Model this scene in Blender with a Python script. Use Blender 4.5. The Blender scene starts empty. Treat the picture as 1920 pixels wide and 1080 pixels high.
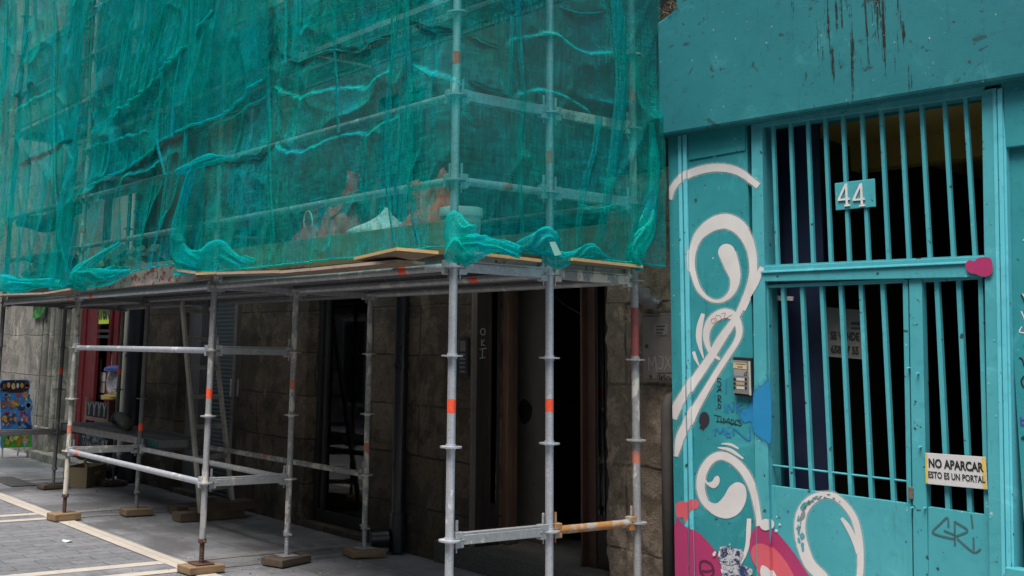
import bpy, bmesh, math, random
import numpy as np
from mathutils import Vector, noise, Matrix
random.seed(7)
scene = bpy.context.scene
COL = scene.collection
R = math.radians

# ---------------------------------------------------------------- camera
CAM = np.array([5.0929, -3.9775, 1.6586])
EUL = (1.7327, -0.0214, 0.9485)
FPX, PCX, PCY = 2124.4844, 760.2737, 318.1807
cd = bpy.data.cameras.new('camera')
cam = bpy.data.objects.new('camera', cd); COL.objects.link(cam)
cam.location = CAM; cam.rotation_euler = EUL
cd.sensor_width = 36.0; cd.lens = FPX / 1920 * 36
cd.shift_x = (960 - PCX) / 1920; cd.shift_y = (PCY - 540) / 1920
cd.clip_end = 500
scene.camera = cam
_r = np.array(cam.rotation_euler.to_matrix())
def ray(x, y): return _r @ np.array([(x - PCX) / FPX, -(y - PCY) / FPX, -1.0])
def on_plane(ax, v, x, y):
    d = ray(x, y); return CAM + (v - CAM[ax]) / d[ax] * d
def PY(x, y, Y): return on_plane(1, Y, x, y)
def PX(x, y, X): return on_plane(0, X, x, y)
def G(x, y, z=0.0): return on_plane(2, z, x, y)
# plane of the teal front: u along it, z up, off towards the street
TH = R(4.0); T0 = np.array([0.1, 1.75, 0.0])
TU_ = np.array([math.cos(TH), math.sin(TH), 0]); TN = np.array([math.sin(TH), -math.cos(TH), 0])
def TP(u, z, off=0.0): return T0 + TU_ * u + TN * off + np.array([0, 0, z])
def TU(x, y, off=0.0):
    d = ray(x, y); p0 = T0 + TN * off
    P = CAM + ((p0 - CAM) @ TN) / (d @ TN) * d
    return float((P - T0) @ TU_), float(P[2])

# ---------------------------------------------------------------- mesh helpers
class MB:
    def __init__(s): s.v = []; s.f = []; s.smooth = False
    def add(s, vs, fs):
        n = len(s.v); s.v += [tuple(map(float, p)) for p in vs]; s.f += [tuple(i + n for i in f) for f in fs]; return s
    def box(s, x0, x1, y0, y1, z0, z1):
        return s.hexa([(x0,y0,z0),(x1,y0,z0),(x1,y1,z0),(x0,y1,z0),(x0,y0,z1),(x1,y0,z1),(x1,y1,z1),(x0,y1,z1)])
    def hexa(s, c):
        return s.add(c, [(0,3,2,1),(4,5,6,7),(0,1,5,4),(1,2,6,5),(2,3,7,6),(3,0,4,7)])
    def tbox(s, u0, u1, z0, z1, o0, o1):          # box on the teal front
        return s.hexa([TP(u0,z0,o1),TP(u1,z0,o1),TP(u1,z0,o0),TP(u0,z0,o0),TP(u0,z1,o1),TP(u1,z1,o1),TP(u1,z1,o0),TP(u0,z1,o0)])
    def tquad(s, q, o0, o1):                      # q: four (u,z) counter-clockwise seen from the street
        return s.hexa([TP(*q[0],o1),TP(*q[1],o1),TP(*q[1],o0),TP(*q[0],o0),TP(*q[3],o1),TP(*q[2],o1),TP(*q[2],o0),TP(*q[3],o0)])
    def tube(s, a, b, r, n=14, r2=None, cap=True):
        a = Vector(a); b = Vector(b); d = (b - a).normalized()
        t = d.orthogonal().normalized(); w = d.cross(t); r2 = r if r2 is None else r2
        vs = []
        for p, rr in ((a, r), (b, r2)):
            for k in range(n):
                q = 2 * math.pi * k / n; vs.append(p + (t * math.cos(q) + w * math.sin(q)) * rr)
        fs = [(k, (k + 1) % n, n + (k + 1) % n, n + k) for k in range(n)]
        if cap: fs += [tuple(range(n))[::-1], tuple(range(n, 2 * n))]
        return s.add(vs, fs)
    def path(s, pts, r, n=8):
        pts = [Vector(p) for p in pts]; rs = r if isinstance(r, (list, tuple)) else [r] * len(pts)
        vs = []; up = None
        for i, p in enumerate(pts):
            d = (pts[min(i + 1, len(pts) - 1)] - pts[max(i - 1, 0)]).normalized()
            t = d.orthogonal().normalized() if up is None else (up - d * up.dot(d)).normalized()
            up = t; w = d.cross(t)
            for k in range(n):
                q = 2 * math.pi * k / n; vs.append(p + (t * math.cos(q) + w * math.sin(q)) * rs[i])
        fs = [(i*n+k, i*n+(k+1)%n, (i+1)*n+(k+1)%n, (i+1)*n+k) for i in range(len(pts)-1) for k in range(n)]
        fs += [tuple(range(n))[::-1], tuple(range((len(pts)-1)*n, len(pts)*n))]
        return s.add(vs, fs)
    def lathe(s, c, prof, n=20):                  # prof: (r, z) about a vertical axis through c
        vs = [(c[0]+r*math.cos(2*math.pi*k/n), c[1]+r*math.sin(2*math.pi*k/n), c[2]+z) for r, z in prof for k in range(n)]
        m = len(prof)
        fs = [(i*n+k, i*n+(k+1)%n, (i+1)*n+(k+1)%n, (i+1)*n+k) for i in range(m-1) for k in range(n)]
        fs += [tuple(range(n))[::-1], tuple(range((m-1)*n, m*n))]
        return s.add(vs, fs)
    def beam(s, a, b, w, h, up=(0,0,1)):          # square bar from a to b
        a = Vector(a); b = Vector(b); d = (b - a).normalized(); up = Vector(up)
        t = d.cross(up).normalized(); w_ = t.cross(d)
        c = []
        for p in (a, b):
            c += [p - t*w/2 - w_*h/2, p + t*w/2 - w_*h/2, p + t*w/2 + w_*h/2, p - t*w/2 + w_*h/2]
        return s.add(c, [(0,1,2,3),(7,6,5,4),(0,4,5,1),(1,5,6,2),(2,6,7,3),(3,7,4,0)])
    def grid(s, V):                               # V: (m, n, 3) array
        m, n = V.shape[:2]; k = len(s.v)
        s.v += [tuple(p) for p in V.reshape(-1, 3).tolist()]
        s.f += [(k+i*n+j, k+i*n+j+1, k+(i+1)*n+j+1, k+(i+1)*n+j) for i in range(m-1) for j in range(n-1)]
        return s
    def rough(s, x0, x1, y0, y1, z0, z1, step=.04, amp=.008, fr=6., seed=0.):
        n = [max(1, int(round((b - a) / step))) for a, b in ((x0,x1),(y0,y1),(z0,z1))]
        ax = [np.linspace(a, b, k + 1) for (a, b), k in zip(((x0,x1),(y0,y1),(z0,z1)), n)]
        def face(i, j, fixed, val, flip):
            A, B = np.meshgrid(ax[i], ax[j], indexing='ij'); V = np.zeros(A.shape + (3,))
            V[..., i] = A; V[..., j] = B; V[..., fixed] = val
            for q in np.ndindex(A.shape):
                p = Vector(V[q]); o = Vector((seed, seed*2, -seed))
                d = noise.noise_vector(p * fr + o) * amp + noise.noise_vector(p * fr * 3.1 + o) * amp * .5
                V[q] = p + d
            if flip: V = V[:, ::-1]
            s.grid(V)
        face(0, 2, 1, y0, False); face(0, 2, 1, y1, True)
        face(1, 2, 0, x1, False); face(1, 2, 0, x0, True)
        face(0, 1, 2, z1, False); face(0, 1, 2, z0, True)
        return s

WORLD = {}
def obj(name, mb, mat, parent=None, smooth=False, bevel=0.0, base=None, recalc=False):
    me = bpy.data.meshes.new(name)
    if parent is None and base is None:
        a = np.array(mb.v); base = ((a[:,0].min()+a[:,0].max())/2, (a[:,1].min()+a[:,1].max())/2, a[:,2].min())
    org = WORLD[parent.name] if parent is not None else np.array(base, float)
    me.from_pydata((np.array(mb.v) - org).tolist(), [], mb.f); me.update()
    if recalc:
        bm = bmesh.new(); bm.from_mesh(me); bmesh.ops.remove_doubles(bm, verts=bm.verts, dist=1e-5)
        bmesh.ops.recalc_face_normals(bm, faces=bm.faces); bm.to_mesh(me); bm.free()
    if smooth: me.polygons.foreach_set('use_smooth', [True] * len(me.polygons))
    o = bpy.data.objects.new(name, me); COL.objects.link(o)
    if mat: me.materials.append(mat)
    if parent is not None: o.parent = parent
    else: o.location = org
    if bevel:
        b = o.modifiers.new('bevel', 'BEVEL'); b.width = bevel; b.segments = 2; b.limit_method = 'ANGLE'
    if smooth == 'auto':
        me.set_sharp_from_angle(angle=R(40))
    WORLD[o.name] = org
    return o
def empty(name, loc):
    o = bpy.data.objects.new(name, None); COL.objects.link(o); o.location = loc; o.empty_display_size = .1
    WORLD[o.name] = np.array(loc, float); return o
def tag(o, label, cat, group=None):
    o['label'] = label; o['category'] = cat
    if group: o['group'] = group
    return o
def kind(o, k): o['kind'] = k; return o
def moved(src, delta, parent=None):               # a copy of one part, shifted in world space
    c = src.copy(); COL.objects.link(c)
    po = WORLD[parent.name] if parent is not None else np.zeros(3)
    so = WORLD[src.name]
    c.parent = parent
    c.location = (np.array(delta) + so - po) if parent is not None else (so + np.array(delta))
    WORLD[c.name] = po if parent is not None else so + np.array(delta)
    return c

# numpy value noise
def _h(i, j, s):
    n = (i * 374761393 + j * 668265263 + s * 1442695041) & 0xffffffff
    n = ((n ^ (n >> 13)) * 1274126177) & 0xffffffff
    return ((n ^ (n >> 16)) & 0xffff) / 65535.0
def vn(x, y, s=0):
    x = np.asarray(x, float); y = np.asarray(y, float)
    i = np.floor(x).astype(np.int64); j = np.floor(y).astype(np.int64)
    fx = x - i; fy = y - j; fx = fx*fx*fx*(fx*(fx*6-15)+10); fy = fy*fy*fy*(fy*(fy*6-15)+10)
    return ((_h(i,j,s)*(1-fx)+_h(i+1,j,s)*fx)*(1-fy) + (_h(i,j+1,s)*(1-fx)+_h(i+1,j+1,s)*fx)*fy) * 2 - 1
def crom(pts, k=8):
    P = np.array(pts, float); out = []
    Q = np.vstack([2*P[0]-P[1], P, 2*P[-1]-P[-2]])
    for i in range(1, len(Q) - 2):
        for t in np.linspace(0, 1, k, endpoint=False):
            a, b, c, d = Q[i-1], Q[i], Q[i+1], Q[i+2]
            out.append(.5*((2*b)+(c-a)*t+(2*a-5*b+4*c-d)*t*t+(3*b-a-3*c+d)*t**3))
    out.append(P[-1]); return np.array(out)
def crom_closed(pts, k=6):
    P = np.array(pts, float); n = len(P); out = []
    for i in range(n):
        a, b, c, d = P[i-1], P[i], P[(i+1)%n], P[(i+2)%n]
        for t in np.linspace(0, 1, k, endpoint=False):
            out.append(.5*((2*b)+(c-a)*t+(2*a-5*b+4*c-d)*t*t+(3*b-a-3*c+d)*t**3))
    return np.array(out)

# ---------------------------------------------------------------- materials
class NT:
    def __init__(s, name):
        s.m = bpy.data.materials.new(name); s.m.use_nodes = True
        s.n = s.m.node_tree.nodes; s.l = s.m.node_tree.links; s.n.clear()
        s.out = s.n.new('ShaderNodeOutputMaterial'); s.tc = s.n.new('ShaderNodeTexCoord')
    def new(s, t, **kw):
        q = s.n.new('ShaderNode' + t)
        for k, v in kw.items(): setattr(q, k, v)
        return q
    def set(s, sock, v):
        if hasattr(v, 'is_output') or isinstance(v, bpy.types.NodeSocket): s.l.new(v, sock)
        elif isinstance(v, (tuple, list)) and len(v) == 3 and sock.type == 'RGBA': sock.default_value = (*v, 1)
        else: sock.default_value = v
    def noise(s, scale, detail=6, rough=.6, vec=None, dist=0):
        q = s.new('TexNoise'); s.set(q.inputs['Vector'], vec or s.tc.outputs['Object'])
        q.inputs['Scale'].default_value = scale; q.inputs['Detail'].default_value = detail
        q.inputs['Roughness'].default_value = rough; q.inputs['Distortion'].default_value = dist
        return q.outputs['Fac']
    def ramp(s, fac, stops, interp='LINEAR'):
        q = s.new('ValToRGB'); s.l.new(fac, q.inputs[0]); e = q.color_ramp.elements; q.color_ramp.interpolation = interp
        while len(e) < len(stops): e.new(.5)
        for a, (p, c) in zip(e, stops): a.position = p; a.color = (*c, 1) if isinstance(c, (tuple, list)) else (c, c, c, 1)
        return q.outputs[0]
    def mix(s, f, a, b, mode='MIX'):
        q = s.new('Mix', data_type='RGBA', blend_type=mode); s.set(q.inputs[0], f); s.set(q.inputs[6], a); s.set(q.inputs[7], b); return q.outputs[2]
    def math(s, op, a, b=0.0, c=None):
        q = s.new('Math', operation=op); s.set(q.inputs[0], a); s.set(q.inputs[1], b)
        if c is not None: s.set(q.inputs[2], c)
        return q.outputs[0]
    def mapping(s, scale=(1,1,1), rot=(0,0,0), vec=None):
        q = s.new('Mapping'); s.set(q.inputs['Vector'], vec or s.tc.outputs['Object'])
        q.inputs['Scale'].default_value = scale; q.inputs['Rotation'].default_value = rot; return q.outputs[0]
    def bump(s, h, strength=.3, dist=.01, normal=None):
        q = s.new('Bump'); q.inputs['Strength'].default_value = strength; q.inputs['Distance'].default_value = dist
        s.l.new(h, q.inputs['Height'])
        if normal: s.l.new(normal, q.inputs['Normal'])
        return q.outputs[0]
    def bsdf(s, color, rough=.6, metal=0., normal=None, alpha=None, spec=.5):
        q = s.new('BsdfPrincipled'); s.set(q.inputs['Base Color'], color); s.set(q.inputs['Roughness'], rough); s.set(q.inputs['Metallic'], metal)
        q.inputs['Specular IOR Level'].default_value = spec
        if normal: s.l.new(normal, q.inputs['Normal'])
        if alpha is not None: s.set(q.inputs['Alpha'], alpha)
        s.l.new(q.outputs[0], s.out.inputs[0]); return q
MATS = {}
def pm(name, c1, c2=None, scale=8, rough=.6, metal=0., bump=.15, bscale=60, spots=None, spot_scale=14, spot_at=.62, stretch=(1,1,1), spec=.5, bdist=.004):
    """painted, wooden, plastic or metal surface: two tones by noise, optional spots of a third, fine bump"""
    if name in MATS: return MATS[name]
    t = NT(name); v = t.mapping(stretch)
    c2 = c2 or tuple(.75 * q for q in c1)
    col = t.mix(t.ramp(t.noise(scale, 8, .65, v), [(.35, 0.), (.68, 1.)]), c1, c2)
    if spots: col = t.mix(t.ramp(t.noise(spot_scale, 7, .7, v), [(spot_at, 0.), (spot_at + .05, 1.)]), col, spots)
    rg = t.ramp(t.noise(scale * 1.7, 5, .6, v), [(.3, max(0, rough - .12)), (.7, min(1, rough + .12))])
    t.bsdf(col, rg, metal, t.bump(t.noise(bscale, 6, .65, v), bump, bdist) if bump else None, spec=spec)
    MATS[name] = t.m; return t.m

def stone_mat(name, c1, c2, c3, mortar, bw=.72, bh=.42, scale=1., roughness=.9, bumps=.6, off=(0,0)):
    t = NT(name); sp = t.new('SeparateXYZ'); t.l.new(t.tc.outputs['Object'], sp.inputs[0])
    cb = t.new('CombineXYZ'); t.set(cb.inputs[0], t.math('ADD', sp.outputs[0], t.math('MULTIPLY', sp.outputs[1], .7))); t.set(cb.inputs[1], sp.outputs[2])
    # wobble the joints
    wob = t.new('TexNoise'); wob.inputs['Scale'].default_value = 2.3; t.l.new(t.tc.outputs['Object'], wob.inputs['Vector'])
    va = t.new('VectorMath', operation='MULTIPLY_ADD'); t.l.new(wob.outputs['Color'], va.inputs[0]); va.inputs[1].default_value = (.05, .05, 0); t.l.new(cb.outputs[0], va.inputs[2])
    va2 = t.new('VectorMath', operation='ADD'); t.l.new(va.outputs[0], va2.inputs[0]); va2.inputs[1].default_value = (off[0], off[1], 0)
    br = t.new('TexBrick'); t.l.new(va2.outputs[0], br.inputs['Vector']); br.inputs['Scale'].default_value = 1
    br.inputs['Brick Width'].default_value = bw; br.inputs['Row Height'].default_value = bh; br.inputs['Mortar Size'].default_value = .011; br.inputs['Mortar Smooth'].default_value = .5
    br.inputs['Color1'].default_value = (*c1, 1); br.inputs['Color2'].default_value = (*c2, 1); br.inputs['Mortar'].default_value = (*mortar, 1)
    n1 = t.noise(1.6 * scale, 8, .7, dist=.4); n2 = t.noise(9 * scale, 8, .7); n3 = t.noise(45 * scale, 5, .7)
    col = t.mix(t.ramp(n1, [(.46, 0.), (.54, .9)]), br.outputs['Color'], c3)
    col = t.mix(t.ramp(t.noise(1.1 * scale, 9, .75, t.mapping((1.3, 1.3, .8), (0, 0, 1))), [(.56, 0.), (.60, .7)]), col, tuple(min(1, 1.75 * q) for q in c1))
    col = t.mix(t.ramp(n2, [(.32, .8), (.47, 0.), (.72, 0.)]), col, tuple(.35 * q for q in c1))
    col = t.mix(t.ramp(n2, [(.6, 0.), (.75, .5)]), col, tuple(min(1, 2.0 * q) for q in c2))
    col = t.mix(t.ramp(n3, [(.35, .35), (.6, 0.)]), col, tuple(.4 * q for q in c3))
    h = t.math('ADD', t.math('MULTIPLY', br.outputs['Fac'], -.5), t.math('ADD', t.math('MULTIPLY', n2, .8), t.math('MULTIPLY', n3, .5)))
    t.bsdf(col, roughness, 0, t.bump(h, bumps, .03), spec=.3)
    MATS[name] = t.m; return t.m

def galv(name, c=(.40,.42,.45), spots=(.55,.56,.56), rust=None, metal=.55, rough=.42, spot_at=.6, rust_at=.58):
    t = NT(name); n1 = t.noise(22, 8, .7); n2 = t.noise(150, 3, .6); n3 = t.noise(9, 7, .7, t.mapping((1,1,.5)))
    col = t.mix(t.ramp(n1, [(.38, 0.), (.62, 1.)]), c, tuple(.8 * q for q in c))
    col = t.mix(t.ramp(n2, [(.5, 0.), (.66, .6)]), col, tuple(min(1, 1.35 * q) for q in c))
    m = t.ramp(n3, [(spot_at, 0.), (spot_at + .04, 1.)]); col = t.mix(m, col, spots)
    mt = t.math('MULTIPLY', t.math('SUBTRACT', 1.0, m), metal)
    if rust:
        m2 = t.ramp(t.noise(12, 8, .7), [(rust_at, 0.), (rust_at + .1, 1.)]); col = t.mix(m2, col, rust)
        mt = t.math('MULTIPLY', mt, t.math('SUBTRACT', 1.0, m2))
    t.bsdf(col, t.ramp(n1, [(.3, rough - .08), (.7, rough + .18)]), mt, t.bump(t.math('ADD', n2, t.math('MULTIPLY', m, 1.5)), .25, .002))
    MATS[name] = t.m; return t.m

def net_mat(name, col, p0=.5, blue=(.0,.42,.5)):
    t = NT(name)
    g = t.new('NewGeometry'); d = t.new('VectorMath', operation='DOT_PRODUCT'); t.l.new(g.outputs['Normal'], d.inputs[0]); t.l.new(g.outputs['Incoming'], d.inputs[1])
    c = t.math('MAXIMUM', t.math('ABSOLUTE', d.outputs['Value']), .1)
    # uneven weave: fine horizontal and vertical streaks of thicker yarn
    w1 = t.noise(9, 3, .6, t.mapping((.7, .7, 9))); w2 = t.noise(8, 3, .6, t.mapping((8, 8, .6)))
    w3 = t.noise(2.6, 5, .6, t.mapping((1, 1, .6)))
    p = t.math('ADD', p0 - .58, t.math('MULTIPLY', t.math('ADD', t.math('ADD', w1, w2), t.math('MULTIPLY', w3, .9)), .40))
    p = t.math('MINIMUM', t.math('MAXIMUM', p, .10), .84)
    op = t.math('SUBTRACT', 1.0, t.math('POWER', p, t.math('DIVIDE', 1.0, c)))
    cl = t.mix(t.ramp(t.noise(2.2, 4, .6), [(.42, 0.), (.66, 1.)]), col, blue)
    df = t.new('BsdfDiffuse'); tr = t.new('BsdfTranslucent'); t.set(df.inputs[0], cl); t.set(tr.inputs[0], cl)
    bn = t.bump(t.math('ADD', t.noise(5, 6, .65, t.mapping((1, 1, .45))), t.math('MULTIPLY', w2, .5)), .8, .05); t.l.new(bn, df.inputs['Normal'])
    gl = t.new('BsdfGlossy'); gl.inputs['Roughness'].default_value = .45; gl.inputs[0].default_value = (.55, .9, .9, 1)
    m1 = t.new('MixShader'); m1.inputs[0].default_value = .4; t.l.new(df.outputs[0], m1.inputs[1]); t.l.new(tr.outputs[0], m1.inputs[2])
    m3 = t.new('MixShader'); m3.inputs[0].default_value = .012; t.l.new(m1.outputs[0], m3.inputs[1]); t.l.new(gl.outputs[0], m3.inputs[2])
    tp = t.new('BsdfTransparent'); tp.inputs[0].default_value = (.74, .985, .96, 1); m2 = t.new('MixShader'); t.l.new(op, m2.inputs[0]); t.l.new(tp.outputs[0], m2.inputs[1]); t.l.new(m3.outputs[0], m2.inputs[2])
    t.l.new(m2.outputs[0], t.out.inputs[0]); MATS[name] = t.m; return t.m

def glass_mat(name, tint=(.02,.025,.028), refl=.12):
    t = NT(name); tp = t.new('BsdfTransparent'); tp.inputs[0].default_value = (.55, .6, .6, 1)
    gl = t.new('BsdfGlossy'); gl.inputs['Roughness'].default_value = .03
    fr = t.new('Fresnel'); fr.inputs[0].default_value = 1.5
    m = t.new('MixShader'); t.l.new(fr.outputs[0], m.inputs[0]); t.l.new(tp.outputs[0], m.inputs[1]); t.l.new(gl.outputs[0], m.inputs[2])
    t.l.new(m.outputs[0], t.out.inputs[0]); MATS[name] = t.m; return t.m

def perforated(name, c):
    t = NT(name); sp = t.new('SeparateXYZ'); t.l.new(t.tc.outputs['Object'], sp.inputs[0])
    def cell(s, sz): return t.math('SUBTRACT', t.math('FRACT', t.math('DIVIDE', s, sz)), .5)
    a = cell(sp.outputs[0], .05); b = cell(sp.outputs[1], .036)
    r = t.math('ADD', t.math('MULTIPLY', a, a), t.math('MULTIPLY', t.math('MULTIPLY', b, b), .6))
    hole = t.math('LESS_THAN', r, .05)
    gap = t.math('LESS_THAN', t.math('FRACT', t.math('DIVIDE', sp.outputs[1], .32)), .72)
    al = t.math('SUBTRACT', 1.0, t.math('MULTIPLY', hole, gap))
    col = t.mix(t.ramp(t.noise(6, 7, .7), [(.35, 0.), (.65, 1.)]), c, tuple(.6*q for q in c))
    t.bsdf(col, .55, .4, t.bump(t.noise(80, 4, .6), .2, .002), alpha=al)
    MATS[name] = t.m; return t.m

M = {}
M['galv'] = galv('galvanised_steel', (.50,.52,.56), (.66,.67,.68))
M['galv_dirty'] = galv('galvanised_steel_dirty', (.37,.38,.39), (.5,.48,.43), None, .45, .5, .57)
M['galv_paint'] = galv('galvanised_cement_splashed', (.30,.30,.30), (.55,.52,.45), (.20,.12,.08), .3, .6, .5, .62)
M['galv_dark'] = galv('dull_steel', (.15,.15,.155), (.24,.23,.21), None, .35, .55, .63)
M['galv_rust'] = galv('rusty_steel', (.38,.36,.33), (.55,.52,.46), (.35,.16,.045), .25, .6, .62, .43)
M['galv_cement'] = galv('cement_splashed_steel', (.27,.265,.25), (.52,.49,.42), (.17,.11,.075), .2, .65, .49, .60)
M['galv_red'] = galv('red_smeared_steel', (.30,.30,.30), (.50,.48,.43), (.20,.11,.09), .3, .6, .53, .64)
M['rust'] = pm('rust_brown', (.10,.045,.03), (.05,.03,.025), 20, .8, .2, .4, 90)
M['orange'] = pm('orange_tape', (.85,.10,.04), (.70,.07,.03), 40, .5, 0, .1, 80, (.06,.03,.03), 60, .68)
M['orange_old'] = pm('worn_orange_tape', (.62,.16,.09), (.40,.16,.11), 40, .6, 0, .1, 80, (.25,.22,.2), 50, .55)
M['perf'] = perforated('perforated_deck_steel', (.24,.24,.24))
M['perf_dark'] = perforated('perforated_plank_dirty', (.13,.13,.13))
M['deck_side'] = galv('deck_edge_steel', (.20,.20,.205), (.32,.30,.27), None, .35, .5, .62)
M['wood_pad'] = pm('pad_timber', (.25,.165,.085), (.14,.09,.05), 5, .8, 0, .4, 40, (.09,.06,.04), 8, .66, (3,1,9))
M['wood_pad_dark'] = pm('dirty_pad_timber', (.12,.085,.055), (.06,.045,.035), 5, .85, 0, .4, 40, None, 8, .6, (3,1,9))
M['ply'] = pm('plywood_board', (.25,.18,.125), (.17,.12,.085), 4, .8, 0, .3, 50, (.16,.10,.07), 6, .62, (1,6,6))
M['ply_yellow'] = pm('yellow_plywood_edge', (.50,.36,.15), (.36,.25,.11), 6, .75, 0, .3, 60, (.40,.30,.22), 9, .6, (1,4,10))
M['ply_grey'] = pm('greyish_plywood_edge', (.40,.31,.25), (.30,.23,.18), 6, .8, 0, .3, 60, (.16,.12,.10), 9, .6, (1,4,10))
M['toe_wood'] = pm('toe_board_timber', (.22,.18,.08), (.10,.085,.05), 2.2, .85, 0, .3, 40, (.06,.05,.035), 5, .58, (1,1,4))
M['toe_red'] = pm('red_stained_board', (.36,.30,.27), (.27,.22,.19), 3, .85, 0, .3, 40, (.22,.035,.035), 9, .53, (1.2,1,1.6))
M['toe_grey'] = pm('grey_toe_board', (.42,.40,.36), (.30,.29,.27), 3, .8, 0, .2, 40)
M['net'] = net_mat('green_debris_net', (.0005,.46,.40), .725, (.0,.49,.54))
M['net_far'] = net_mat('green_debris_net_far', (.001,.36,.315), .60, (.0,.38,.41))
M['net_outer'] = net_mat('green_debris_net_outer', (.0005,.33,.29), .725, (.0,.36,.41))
M['net_dense'] = net_mat('green_net_gathered', (.001,.50,.44), .64, (.0,.42,.54))
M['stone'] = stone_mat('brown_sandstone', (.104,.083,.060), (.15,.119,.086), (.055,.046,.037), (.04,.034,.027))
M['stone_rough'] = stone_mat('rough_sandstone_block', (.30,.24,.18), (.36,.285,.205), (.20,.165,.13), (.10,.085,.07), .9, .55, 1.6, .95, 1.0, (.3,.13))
M['stone_pale'] = stone_mat('pale_weathered_stone', (.235,.222,.198), (.28,.262,.23), (.145,.138,.125), (.10,.094,.084), 1.3, .62, 1.5, .9, .55)
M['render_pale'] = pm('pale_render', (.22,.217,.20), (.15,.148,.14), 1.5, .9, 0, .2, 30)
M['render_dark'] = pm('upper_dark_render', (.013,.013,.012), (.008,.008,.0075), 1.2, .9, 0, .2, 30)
M['granite'] = pm('speckled_granite_step', (.10,.095,.09), (.05,.05,.05), 60, .6, 0, .2, 90, (.26,.25,.23), 90, .56)
M['teal_concrete'] = None
def teal_mat(name, c=(.020,.195,.222), c2=(.032,.245,.272), rough=.5, drip=None, dirt=.5, bump=.12):
    t = NT(name); n1 = t.noise(1.6, 7, .65); n2 = t.noise(14, 7, .7)
    col = t.mix(t.ramp(n1, [(.35, 0.), (.65, 1.)]), c, c2)
    col = t.mix(t.ramp(n2, [(.3, .35), (.45, 0.)]), col, tuple(.55*q for q in c))
    # small chips and dark specks
    ch = t.noise(22, 4, .55); col = t.mix(t.ramp(ch, [(.67, 0.), (.70, 1.)]), col, (.03,.06,.06))
    ch2 = t.noise(31, 2, .5); col = t.mix(t.ramp(ch2, [(.745, 0.), (.76, 1.)]), col, (.32,.42,.42))
    # paler rubbed patches and brown bleed marks
    col = t.mix(t.ramp(t.noise(3.3, 8, .75, None, .6), [(.56, 0.), (.66, .35)]), col, tuple(min(1, 1.5*q + .03) for q in c2))
    col = t.mix(t.ramp(t.noise(5.2, 7, .75, t.mapping((2.2, 2.2, .7), (0, 0, .3))), [(.63, 0.), (.70, .55)]), col, (.06,.075,.06))
    # faint vertical runs of dirt
    rv = t.noise(3, 6, .7, t.mapping((9, 9, .55))); col = t.mix(t.ramp(rv, [(.6, 0.), (.74, dirt)]), col, (.012,.07,.075))
    if drip:
        sp = t.new('SeparateXYZ'); t.l.new(t.tc.outputs['Object'], sp.inputs[0])
        d = t.math('SUBTRACT', sp.outputs[0], drip[0]); d2 = t.math('MULTIPLY', t.math('MULTIPLY', d, d), -1.0 / drip[1] ** 2)
        g = t.math('POWER', 2.718, d2)
        zz = t.math('MULTIPLY_ADD', sp.outputs[2], drip[2], drip[3])
        rn = t.noise(2.6, 8, .75, t.mapping((16, 16, .8)))
        k = t.math('ADD', t.math('ADD', rn, t.math('MULTIPLY', t.math('SUBTRACT', g, 1.0), .22)), t.math('ADD', t.math('MULTIPLY', t.math('SUBTRACT', zz, .95), .26), t.math('MULTIPLY', t.math('SUBTRACT', t.noise(34, 6, .7), .5), .16)))
        col = t.mix(t.ramp(k, [(.478, 0.), (.510, 1.)]), col, (.012,.014,.012))
        col = t.mix(t.ramp(t.noise(7, 4, .6, None, .8), [(.64, 0.), (.66, .75)]), col, (.02,.05,.05))
        k2 = t.math('MULTIPLY', k, t.ramp(t.noise(60, 3, .6), [(.55, 0.), (.62, 1.)]))
        col = t.mix(t.ramp(k2, [(.56, 0.), (.60, .8)]), col, (.45,.5,.48))
    h = t.math('ADD', t.math('MULTIPLY', n2, .6), t.noise(90, 4, .6))
    t.bsdf(col, rough, 0, t.bump(h, bump, .004), spec=.28); MATS[name] = t.m; return t.m
M['teal'] = teal_mat('teal_painted_wall')
M['teal_metal'] = teal_mat('teal_painted_metal', (.052,.285,.325), (.072,.335,.378), .38, None, .45, .06)
M['teal_bead_lit'] = teal_mat('teal_gloss_trim_lit', (.09,.42,.49), (.12,.50,.58), .3, None, .3, .04)  # paler than the frame paint: the highlight on the beads is put into the colour
M['teal_lintel'] = teal_mat('teal_painted_concrete', (.013,.135,.157), (.02,.168,.19), .6, (.52, .55, .45, -.85), .55, .2)

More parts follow.
